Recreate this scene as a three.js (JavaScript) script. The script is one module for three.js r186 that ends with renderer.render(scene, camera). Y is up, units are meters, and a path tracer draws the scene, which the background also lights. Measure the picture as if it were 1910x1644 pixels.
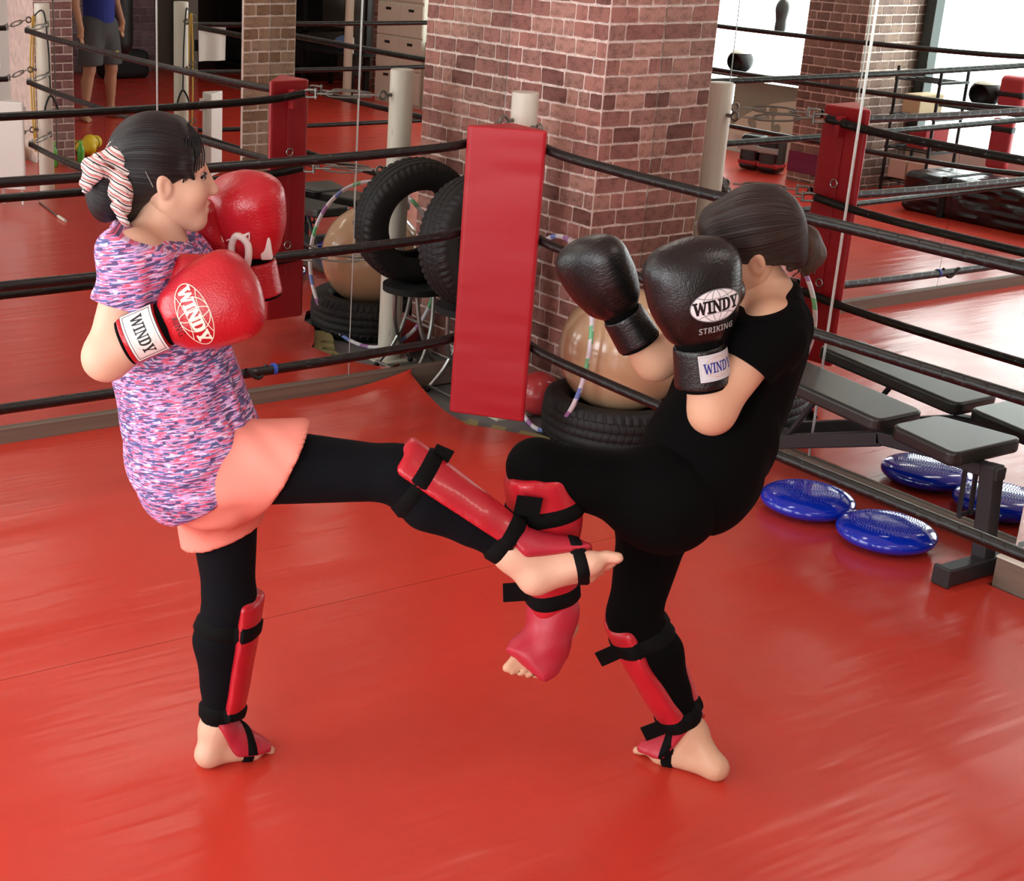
import * as THREE from 'three';
import { mergeGeometries } from 'three/addons/utils/BufferGeometryUtils.js';
import { RoundedBoxGeometry } from 'three/addons/geometries/RoundedBoxGeometry.js';
import { RectAreaLightUniformsLib } from 'three/addons/lights/RectAreaLightUniformsLib.js';

// ------------------------------------------------------------------ camera, light, exposure
const V = (x, y, z) => new THREE.Vector3(x, y, z);
const scene = new THREE.Scene();
scene.background = new THREE.Color(0.9, 0.95, 1.0);
const FOC = 2791.37, PU = 527.5, PV = 822.2;                 // focal length and principal point in photograph pixels
const EYE = V(-4.6502, 2.1041, 5.5662);
const CR = V(0.87004779, 0.02239709, 0.49245833), CU = V(0.14819499, 0.94087654, -0.30461384), CF = V(0.47016495, -0.33800846, -0.81528842);
const camera = new THREE.PerspectiveCamera(2 * Math.atan(822 / FOC) * 180 / Math.PI, 1910 / 1644, 0.05, 60);
camera.position.copy(EYE); camera.up.copy(CU); camera.lookAt(EYE.clone().add(CF));
camera.setViewOffset(1910, 1644, 955 - PU, 0, 1910, 1644);
const renderer = new THREE.WebGLRenderer({ antialias: true });
renderer.toneMapping = THREE.LinearToneMapping;
renderer.toneMappingExposure = 0.64;
renderer.shadowMap.enabled = true;
RectAreaLightUniformsLib.init();
const WINDOW_GLOW = 10.5, LAMP_GLOW = 12;
function areaLight(w, h, color, intensity, pos, target) {
  const l = new THREE.RectAreaLight(color, intensity, w, h);
  l.position.copy(pos); l.lookAt(target); l.castShadow = true; scene.add(l); return l;
}
// pixel helpers: a pixel gives a direction, the surface that is touched gives the distance
const ray = (u, v) => CR.clone().multiplyScalar((u - PU) / FOC).addScaledVector(CU, -(v - PV) / FOC).add(CF);
const onY = (u, v, y = 0) => { const d = ray(u, v); return EYE.clone().addScaledVector(d, (y - EYE.y) / d.y); };
const NH = V(CF.x, 0, CF.z).normalize(), RH = V(-NH.z, 0, NH.x), UP = V(0, 1, 0);   // away from and to the right of the photographer, level
const onPlane = (u, v, base) => { const d = ray(u, v); return EYE.clone().addScaledVector(d, (base - EYE.dot(NH)) / d.dot(NH)); };

// ------------------------------------------------------------------ small tools
let seed = 7;
const rnd = () => { seed = (seed * 1664525 + 1013904223) >>> 0; return seed / 4294967296; };
const rr = (a, b) => a + (b - a) * rnd();
const used = {};
const numbered = (n) => { const k = used[n] = (used[n] ?? -1) + 1; return k ? n + '_' + String(k).padStart(3, '0') : n; };
function mesh(name, geo, mat, parent) {
  const m = new THREE.Mesh(geo, mat); m.name = parent ? name : numbered(name);
  m.castShadow = m.receiveShadow = true; (parent || scene).add(m); return m;
}
function thing(name, label, category, pos = [0, 0, 0], turn = 0, group) {
  const o = new THREE.Group(); o.name = numbered(name); o.position.set(...pos); o.rotation.y = turn;
  o.userData = { label, category }; if (group) o.userData.group = group; scene.add(o); return o;
}
function tag(o, label, category, group) { o.userData = { label, category }; if (group) o.userData.group = group; return o; }
function struct(o, label) { o.userData = { kind: 'structure', label, category: 'structure' }; return o; }
function copyOf(o, label) { const c = o.clone(); c.name = numbered(o.name.replace(/_\d{3}$/, '')); if (label) c.userData = { ...o.userData, label }; scene.add(c); return c; }
const merge = (list) => mergeGeometries(list.map((g) => { const h = g.index ? g.toNonIndexed() : g; return h; }), false);
const box = (w, h, d, x = 0, y = 0, z = 0) => new THREE.BoxGeometry(w, h, d).translate(x, y, z);
const rbox = (w, h, d, r, x = 0, y = 0, z = 0, s = 3) => new RoundedBoxGeometry(w, h, d, s, r).translate(x, y, z);
const tube = (pts, r, seg = 40, rs = 10, closed = false) => new THREE.TubeGeometry(new THREE.CatmullRomCurve3(pts, closed, 'centripetal'), seg, r, rs, closed);
function bar(a, b, r, rs = 12, r2 = r) {                             // closed cylinder from a to b
  const d = b.clone().sub(a), g = new THREE.CylinderGeometry(r2, r, d.length(), rs);
  g.applyQuaternion(new THREE.Quaternion().setFromUnitVectors(UP, d.clone().normalize()));
  return g.translate(...a.clone().add(b).multiplyScalar(0.5).toArray());
}
function beam(a, b, w, h, up = UP) {                                 // square tube from a to b
  const d = b.clone().sub(a), z = d.clone().normalize(), x = new THREE.Vector3().crossVectors(up, z).normalize(), y = new THREE.Vector3().crossVectors(z, x);
  return new RoundedBoxGeometry(w, h, d.length(), 2, Math.min(w, h) * 0.12).applyMatrix4(new THREE.Matrix4().makeBasis(x, y, z)).translate(...a.clone().add(b).multiplyScalar(0.5).toArray());
}
// value noise and textures
const hash = (x, y) => { let h = Math.imul(x, 374761393) ^ Math.imul(y, 668265263); h = Math.imul(h ^ (h >>> 13), 1274126177); return ((h ^ (h >>> 16)) >>> 0) / 4294967296; };
function noise(x, y, px, py) {
  const xi = Math.floor(x), yi = Math.floor(y), fx = x - xi, fy = y - yi, s = (t) => t * t * (3 - 2 * t), w = (a, p) => ((a % p) + p) % p;
  const a = hash(w(xi, px), w(yi, py)), b = hash(w(xi + 1, px), w(yi, py)), c = hash(w(xi, px), w(yi + 1, py)), d = hash(w(xi + 1, px), w(yi + 1, py));
  return a + (b - a) * s(fx) + (c - a) * s(fy) + (a - b - c + d) * s(fx) * s(fy);
}
function dataTex(w, h, fn, srgb = true, repeat) {
  const d = new Uint8Array(w * h * 4);
  for (let y = 0; y < h; y++) for (let x = 0; x < w; x++) { const c = fn(x / w, y / h), i = (y * w + x) * 4; d[i] = Math.min(255, c[0]); d[i + 1] = Math.min(255, c[1] ?? c[0]); d[i + 2] = Math.min(255, c[2] ?? c[0]); d[i + 3] = 255; }
  const t = new THREE.DataTexture(d, w, h); t.wrapS = t.wrapT = THREE.RepeatWrapping; t.magFilter = THREE.LinearFilter; t.minFilter = THREE.LinearFilter;
  if (srgb) t.colorSpace = THREE.SRGBColorSpace; if (repeat) t.repeat.set(...repeat); t.needsUpdate = true; return t;
}
function floatTex(w, h, fn, repeat) {                                // smooth relief without steps
  const d = new Float32Array(w * h * 4);
  for (let y = 0; y < h; y++) for (let x = 0; x < w; x++) { const v = fn(x / w, y / h), i = (y * w + x) * 4; if (v.length) { d[i] = v[0]; d[i + 1] = v[1]; d[i + 2] = v[2]; } else d[i] = d[i + 1] = d[i + 2] = v; d[i + 3] = 1; }
  const t = new THREE.DataTexture(d, w, h, THREE.RGBAFormat, THREE.FloatType); t.wrapS = t.wrapT = THREE.RepeatWrapping; t.magFilter = t.minFilter = THREE.LinearFilter; if (repeat) t.repeat.set(...repeat); t.needsUpdate = true; return t;
}
function canvasTex(w, h, draw) {
  const c = document.createElement('canvas'); c.width = w; c.height = h; draw(c.getContext('2d'), w, h);
  const t = new THREE.CanvasTexture(c); t.colorSpace = THREE.SRGBColorSpace; t.anisotropy = 4; return t;
}
const mat = (color, roughness = 0.6, extra = {}) => new THREE.MeshPhysicalMaterial({ color, roughness, ...extra });

// ------------------------------------------------------------------ signed distance fields, meshed by surface nets
const smin = (a, b, k) => { if (k <= 0) return Math.min(a, b); const h = Math.max(k - Math.abs(a - b), 0) / k; return Math.min(a, b) - h * h * k * 0.25; };
function cone(a, b, ra, rb, k = 0.03) {
  const ax = a.x, ay = a.y, az = a.z, bx = b.x - ax, by = b.y - ay, bz = b.z - az, q = 1 / Math.max(bx * bx + by * by + bz * bz, 1e-9);
  return { k, f: (x, y, z) => { x -= ax; y -= ay; z -= az; let t = (x * bx + y * by + z * bz) * q; t = t < 0 ? 0 : t > 1 ? 1 : t; x -= t * bx; y -= t * by; z -= t * bz; return Math.sqrt(x * x + y * y + z * z) - ra - (rb - ra) * t; } };
}
function ell(c, r, axes, k = 0.03) {                                 // ellipsoid with radii r along axes
  const [X, Y, Z] = axes || [V(1, 0, 0), V(0, 1, 0), V(0, 0, 1)];
  return { k, f: (x, y, z) => { x -= c.x; y -= c.y; z -= c.z; const p = (x * X.x + y * X.y + z * X.z) / r[0], q = (x * Y.x + y * Y.y + z * Y.z) / r[1], s = (x * Z.x + y * Z.y + z * Z.z) / r[2]; const k0 = Math.sqrt(p * p + q * q + s * s), k1 = Math.sqrt(p * p / r[0] / r[0] + q * q / r[1] / r[1] + s * s / r[2] / r[2]); return k1 < 1e-6 ? -Math.min(...r) : k0 * (k0 - 1) / k1; } };
}
const field = (prims) => (x, y, z) => { let d = 1e3; for (const p of prims) d = smin(d, p.f(x, y, z), p.k); return d; };
const half = (f, pt, n, k = 0.004) => (x, y, z) => -smin(-f(x, y, z), -((x - pt.x) * n.x + (y - pt.y) * n.y + (z - pt.z) * n.z), k);   // keep the side where n.(p - pt) < 0
const minus = (f, g, k = 0.006) => (x, y, z) => -smin(-f(x, y, z), g(x, y, z), k);
const grow = (f, r) => (x, y, z) => f(x, y, z) - r;
const either = (f, g, k = 0) => (x, y, z) => smin(f(x, y, z), g(x, y, z), k);
const both = (f, g, k = 0.004) => (x, y, z) => -smin(-f(x, y, z), -g(x, y, z), k);
function netMesh(fn, lo, hi, cell, uvOf) {
  const nx = Math.ceil((hi.x - lo.x) / cell / 4) * 4 + 1, ny = Math.ceil((hi.y - lo.y) / cell / 4) * 4 + 1, nz = Math.ceil((hi.z - lo.z) / cell / 4) * 4 + 1;
  const g = new Float32Array(nx * ny * nz).fill(9), at = (i, j, k) => (k * ny + j) * nx + i, reach = cell * 4 * 0.9 * 1.7 + cell;
  for (let k = 0; k < nz; k += 4) for (let j = 0; j < ny; j += 4) for (let i = 0; i < nx; i += 4) {
    const c = fn(lo.x + (i + 2) * cell, lo.y + (j + 2) * cell, lo.z + (k + 2) * cell), skip = Math.abs(c) > reach * 1.5;
    for (let c2 = k; c2 < Math.min(k + 4, nz); c2++) for (let b = j; b < Math.min(j + 4, ny); b++) for (let a = i; a < Math.min(i + 4, nx); a++) g[at(a, b, c2)] = skip ? c : fn(lo.x + a * cell, lo.y + b * cell, lo.z + c2 * cell);
  }
  const id = new Int32Array(nx * ny * nz).fill(-1), pos = [], idx = [];
  for (let k = 0; k < nz - 1; k++) for (let j = 0; j < ny - 1; j++) for (let i = 0; i < nx - 1; i++) {
    const o = at(i, j, k); let m = 0;
    for (let c = 0; c < 8; c++) if (g[o + (c & 1) + ((c >> 1) & 1) * nx + (c >> 2) * nx * ny] < 0) m++;
    if (!m || m === 8) continue;
    let sx = 0, sy = 0, sz = 0, n = 0;
    for (let c = 0; c < 8; c++) for (const b of [1, 2, 4]) if (!(c & b)) {
      const e = c | b, v0 = g[o + (c & 1) + ((c >> 1) & 1) * nx + (c >> 2) * nx * ny], v1 = g[o + (e & 1) + ((e >> 1) & 1) * nx + (e >> 2) * nx * ny];
      if ((v0 < 0) === (v1 < 0)) continue;
      const t = v0 / (v0 - v1); sx += (c & 1) + (b === 1 ? t : 0); sy += ((c >> 1) & 1) + (b === 2 ? t : 0); sz += (c >> 2) + (b === 4 ? t : 0); n++;
    }
    id[o] = pos.length / 3; pos.push(lo.x + (i + sx / n) * cell, lo.y + (j + sy / n) * cell, lo.z + (k + sz / n) * cell);
  }
  const quad = (a, b, c, d, flip) => { if (a < 0 || b < 0 || c < 0 || d < 0) return; flip ? idx.push(a, c, b, a, d, c) : idx.push(a, b, c, a, c, d); };
  for (let k = 1; k < nz - 1; k++) for (let j = 1; j < ny - 1; j++) for (let i = 1; i < nx - 1; i++) {
    const o = at(i, j, k), s = g[o] < 0, X = 1, Y = nx, Z = nx * ny;
    if (s !== g[o + X] < 0) quad(id[o - Y - Z], id[o - Z], id[o], id[o - Y], !s);
    if (s !== g[o + Y] < 0) quad(id[o - X - Z], id[o - X], id[o], id[o - Z], !s);
    if (s !== g[o + Z] < 0) quad(id[o - X - Y], id[o - Y], id[o], id[o - X], !s);
  }
  const geo = new THREE.BufferGeometry();
  geo.setAttribute('position', new THREE.Float32BufferAttribute(pos, 3)); geo.setIndex(idx); geo.computeVertexNormals();
  const uv = new Float32Array(pos.length / 3 * 2);
  for (let i = 0; i < pos.length / 3; i++) { const t = uvOf ? uvOf(pos[i * 3], pos[i * 3 + 1], pos[i * 3 + 2]) : [pos[i * 3] + pos[i * 3 + 2], pos[i * 3 + 1]]; uv[i * 2] = t[0]; uv[i * 2 + 1] = t[1]; }
  geo.setAttribute('uv', new THREE.BufferAttribute(uv, 2));
  return geo;
}
const around = (pts, pad) => { const b = new THREE.Box3().setFromPoints(pts).expandByScalar(pad); return [b.min, b.max]; };
const gradient = (f, p, e = 0.002) => V(f(p.x + e, p.y, p.z) - f(p.x - e, p.y, p.z), f(p.x, p.y + e, p.z) - f(p.x, p.y - e, p.z), f(p.x, p.y, p.z + e) - f(p.x, p.y, p.z - e)).normalize();
function land(f, from, dir, most = 0.5) {                            // first point of the surface along dir
  const p = from.clone(); let run = 0;
  for (let i = 0; i < 90; i++) { const d = f(p.x, p.y, p.z); if (d < 0.0006) return p; run += d * 0.8; if (run > most) return null; p.addScaledVector(dir, d * 0.8); }
  return p;
}
function wrapBand(f, c, axis, width, thick, n = 44, out = 0.2) {     // a strap that follows the surface f once around an axis
  const a = axis.clone().normalize(), x = new THREE.Vector3().crossVectors(Math.abs(a.y) < 0.9 ? UP : V(1, 0, 0), a).normalize(), y = new THREE.Vector3().crossVectors(a, x), P = [], I = [], U = [], rows = 5;
  for (let i = 0; i <= n; i++) {
    const t = i / n * Math.PI * 2, d = x.clone().multiplyScalar(Math.cos(t)).addScaledVector(y, Math.sin(t));
    for (let r = 0; r < rows; r++) {
      const o = c.clone().addScaledVector(a, width * (r / (rows - 1) - 0.5)), p = land(f, o.clone().addScaledVector(d, out), d.clone().negate(), out) || o.clone().addScaledVector(d, 0.05);
      const lift = r === 0 || r === rows - 1 ? -0.004 : thick;
      P.push(...p.addScaledVector(d, lift).toArray()); U.push(t * 0.06, r / (rows - 1) * width);
    }
  }
  for (let i = 0; i < n; i++) for (let r = 0; r < rows - 1; r++) { const o = i * rows + r; I.push(o, o + rows, o + 1, o + 1, o + rows, o + rows + 1); }
  const g = new THREE.BufferGeometry(); g.setAttribute('position', new THREE.Float32BufferAttribute(P, 3)); g.setAttribute('uv', new THREE.Float32BufferAttribute(U, 2)); g.setIndex(I); g.computeVertexNormals(); return g;
}
function patch(f, c, right, up, w, h, lift = 0.0015, n = 18) {       // a print or label laid on the surface f
  const nrm = new THREE.Vector3().crossVectors(right, up).normalize(), P = [], I = [], U = [];
  for (let j = 0; j <= n; j++) for (let i = 0; i <= n; i++) {
    const o = c.clone().addScaledVector(right, (i / n - 0.5) * w).addScaledVector(up, (j / n - 0.5) * h), p = land(f, o.clone().addScaledVector(nrm, 0.15), nrm.clone().negate(), 0.4) || o;
    P.push(...p.addScaledVector(gradient(f, p), lift).toArray()); U.push(i / n, j / n);
  }
  for (let j = 0; j < n; j++) for (let i = 0; i < n; i++) { const o = j * (n + 1) + i; I.push(o, o + 1, o + n + 2, o, o + n + 2, o + n + 1); }
  const g = new THREE.BufferGeometry(); g.setAttribute('position', new THREE.Float32BufferAttribute(P, 3)); g.setAttribute('uv', new THREE.Float32BufferAttribute(U, 2)); g.setIndex(I); g.computeVertexNormals(); return g;
}
// ------------------------------------------------------------------ materials of the place
const RX0 = -6.1, RZ1 = 12.8, CEIL = 2.72, CONC = -0.052;
const matTex = floatTex(512, 512, (x, y) => { const n = noise(x * 8, y * 8, 8, 8) * 0.35 + noise(x * 40, y * 40, 40, 40) * 0.3 + noise(x * 160, y * 160, 160, 160) * 0.35, k = 0.94 + 0.1 * n; return [0.585 * k, 0.046 * k, 0.0265 * k]; });
const matBump = floatTex(512, 512, (x, y) => noise(x * 6, y * 34, 6, 34) * 0.5 + noise(x * 7, y * 7, 7, 7) * 0.3 + noise(x * 14, y * 100, 14, 100) * 0.2);
const matRough = floatTex(256, 256, (x, y) => 0.8 + 0.2 * noise(x * 12, y * 12, 12, 12));
for (const t of [matTex, matBump, matRough]) t.repeat.set(0.6, 0.6);
const M = {
  vinyl: new THREE.MeshPhysicalMaterial({ map: matTex, bumpMap: matBump, bumpScale: 0.003, roughness: 0.27, roughnessMap: matRough, specularIntensity: 0.9 }),
  matEdge: mat('#8f3026', 0.8),
  khaki: mat('#a39a6a', 0.9),
  concrete: new THREE.MeshPhysicalMaterial({ map: dataTex(256, 256, (x, y) => { const n = 0.8 + 0.3 * noise(x * 20, y * 20, 20, 20) + 0.12 * noise(x * 90, y * 90, 90, 90); return [112 * n, 114 * n, 112 * n]; }), roughness: 0.75 }),
  mirror: new THREE.MeshPhysicalMaterial({ color: new THREE.Color(0.80, 0.83, 0.80), metalness: 1, roughness: 0 }),
  joint: mat('#c9cbc6', 0.3, { metalness: 0.6 }),
  wallWhite: mat('#d9d7cf', 0.85),
  ceiling: mat('#dedcd4', 0.9),
  board: new THREE.MeshPhysicalMaterial({ map: dataTex(256, 64, (x, y) => { const n = 0.9 + 0.14 * noise(x * 6, y * 12, 6, 12); return [120 * n, 102 * n, 88 * n]; }), roughness: 0.6 }),
  mortar: new THREE.MeshPhysicalMaterial({ map: dataTex(256, 256, (x, y) => { const n = 0.9 + 0.2 * noise(x * 50, y * 50, 50, 50); return [236 * n, 216 * n, 206 * n]; }, true, [1.5, 1.5]), roughness: 0.8 }),
  rope: new THREE.MeshPhysicalMaterial({ map: dataTex(512, 64, (x, y) => { const s = noise(x * 60, y * 12, 60, 12), b = (x * 26 + y) % 1 < 0.05 ? 34 : 0, k = s > 0.93 ? 52 : 9; return [k + b * 0.5, k + b * 0.5, k + b * 0.5 - 1]; }), bumpMap: dataTex(512, 64, (x, y) => [((x * 26 + y) % 1) * 150 + 90 * noise(x * 80, y * 10, 80, 10)], false), bumpScale: 0.002, roughness: 0.38 }),
  whitePaint: new THREE.MeshPhysicalMaterial({ map: dataTex(256, 256, (x, y) => { const n = noise(x * 30, y * 30, 30, 30), c = n > 0.975 ? 0.75 : 0.97 + 0.03 * n; return [232 * c, 228 * c, 212 * c]; }), roughness: 0.42 }),
  steel: mat('#9a9a96', 0.32, { metalness: 0.9 }),
  dullSteel: mat('#7d7b74', 0.45, { metalness: 0.8 }),
  chrome: mat('#c8c8c8', 0.15, { metalness: 1 }),
  padRed: new THREE.MeshPhysicalMaterial({ color: '#b31a26', roughness: 0.42, bumpMap: floatTex(256, 256, (x, y) => noise(x * 3, y * 8, 3, 8) * 0.7 + noise(x * 5, y * 20, 5, 20) * 0.3), bumpScale: 0.007 }),
  strapRed: mat('#b01f28', 0.6),
  padWhite: new THREE.MeshPhysicalMaterial({ color: '#eceae4', roughness: 0.5 }),
  black: mat('#141414', 0.5), blackMatte: mat('#161616', 0.85), blackGloss: mat('#101010', 0.25),
  frameSteel: mat('#2a2a2c', 0.5),
  darkGreen: mat('#1d2320', 0.45),
  frame: mat('#2f3a38', 0.5),
  glow: new THREE.MeshStandardMaterial({ color: '#f4f8f4', roughness: 0.4, emissive: new THREE.Color(1, 1.02, 0.99), emissiveIntensity: 2.5 }),
  lampGlow: new THREE.MeshStandardMaterial({ color: '#ffffff', emissive: new THREE.Color(1, 0.95, 0.86), emissiveIntensity: 3 }),
};
const GRAIN = dataTex(256, 128, (x, y) => { const n = 0.72 + 0.3 * noise(x * 9, y * 6, 9, 6) + 0.22 * noise(x * 40, y * 24, 40, 24); return [255 * Math.min(1, n), 255 * Math.min(1, n), 255 * Math.min(1, n)]; });
const brickMats = ['#b57d72', '#9d6a60', '#84574f', '#c19082', '#a87469', '#ae8073'].map((c, i) => { const t = GRAIN.clone(); t.offset.set(i * 0.17, i * 0.31); t.needsUpdate = true; return new THREE.MeshPhysicalMaterial({ color: c, map: t, roughness: 0.8 }); });
const brickMatsCool = ['#8a7580', '#796670', '#94808a'].map((c) => new THREE.MeshPhysicalMaterial({ color: c, map: GRAIN, roughness: 0.8 }));
const brickGeos = [];
for (let k = 0; k < 8; k++) {
  const s = new THREE.Shape(), j = () => rr(-0.035, 0.035), p = [];
  for (const [x, y] of [[-0.5, -0.43], [-0.465, -0.5], [-0.15, -0.5], [0.15, -0.5], [0.47, -0.5], [0.5, -0.42], [0.5, 0.42], [0.465, 0.5], [0.1, 0.5], [-0.2, 0.5], [-0.465, 0.5], [-0.5, 0.42]]) p.push([x + j() * 0.5, y + j()]);
  p.forEach(([x, y], i) => i ? s.lineTo(x, y) : s.moveTo(x, y));
  const g = new THREE.ExtrudeGeometry(s, { depth: 1, bevelEnabled: false }), uv = g.attributes.uv; for (let i = 0; i < uv.count; i++) uv.setXY(i, uv.getX(i) * 0.5 + 0.5, uv.getY(i) * 0.5 + 0.5); brickGeos.push(g);
}
// brick print on a face: a course is 7.1 cm; o = lower corner, along = direction of the courses, n = outward
function brickFace(parent, o, along, n, width, height, mats = brickMats, flip = false, course = 0.071, proud = 0.003) {
  const q = new THREE.Quaternion().setFromRotationMatrix(new THREE.Matrix4().makeBasis(along, UP, n));
  for (let r = 0; r * course < height - 0.02; r++) {
    let x = 0, first = true;
    while (x < width - 0.012) {
      let w = first && r % 2 ? rr(0.06, 0.1) : rnd() < 0.16 ? rr(0.06, 0.08) : rr(0.125, 0.175); first = false;
      if (width - x - w < 0.05) w = width - x;
      const b = new THREE.Mesh(brickGeos[Math.floor(rnd() * 8)], mats[Math.floor(rnd() * mats.length)]); b.name = 'brick'; b.castShadow = b.receiveShadow = true;
      const h = Math.min(course, height - r * course), cx = flip ? width - x - w / 2 : x + w / 2;
      b.position.copy(o).addScaledVector(along, cx).addScaledVector(UP, r * course + h / 2).addScaledVector(n, -0.001); b.quaternion.copy(q); b.scale.set(Math.max(w - 0.0095, 0.02), h - 0.0105, proud + 0.001); parent.add(b);
      x += w;
    }
  }
}

// ------------------------------------------------------------------ room shell
const floor = struct(mesh('floor', box(6.5, 0.12, 13.2, RX0 / 2, CONC - 0.06, RZ1 / 2), M.concrete), 'bare grey concrete floor showing at the ring corner');
struct(mesh('ceiling', box(6.7, 0.12, 13.3, RX0 / 2, CEIL + 0.06, RZ1 / 2), M.ceiling), 'plain white ceiling over the gym');
const wallBack = struct(mesh('wall_back', box(6.7, CEIL - CONC, 0.16, RX0 / 2, (CEIL + CONC) / 2, -0.095), M.wallWhite), 'wall behind the ring covered with mirror panels');
const wallRight = struct(mesh('wall_right', box(0.16, CEIL - CONC, 13.2, 0.095, (CEIL + CONC) / 2, RZ1 / 2), M.wallWhite), 'side wall covered with mirror panels');
const wallFront = struct(mesh('wall_front', box(6.7, CEIL - CONC, 0.16, RX0 / 2, (CEIL + CONC) / 2, RZ1 + 0.08), mat('#6a6660', 0.8)), 'far wall of the gym, partly dark panelled');
// left wall with three window openings
const wins = [[0.35, 2.72, 0.32], [3.55, 5.75, 0.3], [6.9, 9.0, 0.8]];
{
  const g = [], X = RX0 - 0.09, bx = (z0, z1, y0, y1) => g.push(box(0.18, y1 - y0, z1 - z0, X, (y0 + y1) / 2, (z0 + z1) / 2));
  let z = -0.1; for (const [a, b, y0] of wins) { bx(z, a, CONC, CEIL); bx(a, b, CONC, y0); bx(a, b, 2.42, CEIL); z = b; } bx(z, RZ1 + 0.1, CONC, CEIL);
  struct(mesh('wall_left', merge(g), M.wallWhite), 'window wall of the gym');
  wins.forEach(([a, b, y0], i) => {
    const w = struct(mesh('window_' + (i + 1), merge([box(0.06, 0.05, b - a, RX0 - 0.06, y0 + 0.025, (a + b) / 2), box(0.06, 0.05, b - a, RX0 - 0.06, 2.395, (a + b) / 2), box(0.06, 2.42 - y0, 0.05, RX0 - 0.06, (y0 + 2.42) / 2, a + 0.025), box(i ? 0.06 : 0.2, 2.42 - y0, 0.09, RX0 - (i ? 0.06 : -0.02), (y0 + 2.42) / 2, b - 0.045), box(0.05, 2.42 - y0, 0.035, RX0 - 0.06, (y0 + 2.42) / 2, (a + b) / 2), box(0.05, 0.03, b - a, RX0 - 0.06, y0 + 0.62, (a + b) / 2)]), M.frame), 'bright window with a dark frame');
    mesh('pane', box(0.008, 2.42 - y0, b - a, RX0 - 0.12, (y0 + 2.42) / 2, (a + b) / 2), M.glow, w);
    areaLight(b - a - 0.06, 2.36 - y0, new THREE.Color(0.95, 0.99, 1.04), WINDOW_GLOW, V(RX0 + 0.02, (y0 + 2.42) / 2, (a + b) / 2), V(0, (y0 + 2.42) / 2, (a + b) / 2));
  });
}
// mirror panels: children of the walls, with slim joints
function mirrorPanel(wall, a, b, y0, y1, onX) {
  const w = b - a - 0.003, g = onX ? box(w, y1 - y0, 0.006, (a + b) / 2, (y0 + y1) / 2, -0.003) : box(0.006, y1 - y0, w, 0.003, (y0 + y1) / 2, (a + b) / 2);
  mesh('mirror_panel', g, M.mirror, wall);
}
const A_EDGES = [-0.305, -1.1, -2.06, -2.98, -3.9, -4.82, -5.74, -6.08], B_EDGES = [0.657, 1.73, 2.78], B2_EDGES = [3.4, 4.4, 5.4, 6.42];
for (let i = 0; i + 1 < A_EDGES.length; i++) mirrorPanel(wallBack, A_EDGES[i + 1], A_EDGES[i], 0.062, 2.25, true);
for (const E of [B_EDGES, B2_EDGES]) for (let i = 0; i + 1 < E.length; i++) mirrorPanel(wallRight, E[i], E[i + 1], 0.062, 2.25, false);
for (const [x, w] of [[-1.1, 0.0012], [-2.06, 0.0055]]) mesh('mirror_joint', box(w, 2.18, 0.003, x, 1.155, 0.0015), M.joint, wallBack);
for (const z of [1.73]) mesh('mirror_joint', box(0.004, 2.18, 0.007, -0.002, 1.155, z), M.joint, wallRight);
// timber skirting under the mirrors
struct(mesh('baseboard_back', rbox(5.79, 0.108, 0.026, 0.004, -3.2, 0.008, 0.011), M.board), 'brown timber baseboard under the back mirrors');
struct(mesh('baseboard_right', merge([rbox(0.024, 0.108, 2.11, 0.004, -0.012, 0.008, 1.715), rbox(0.024, 0.108, 3.0, 0.004, -0.012, 0.008, 4.91)]), M.board), 'brown timber baseboard under the side mirrors');

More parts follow.
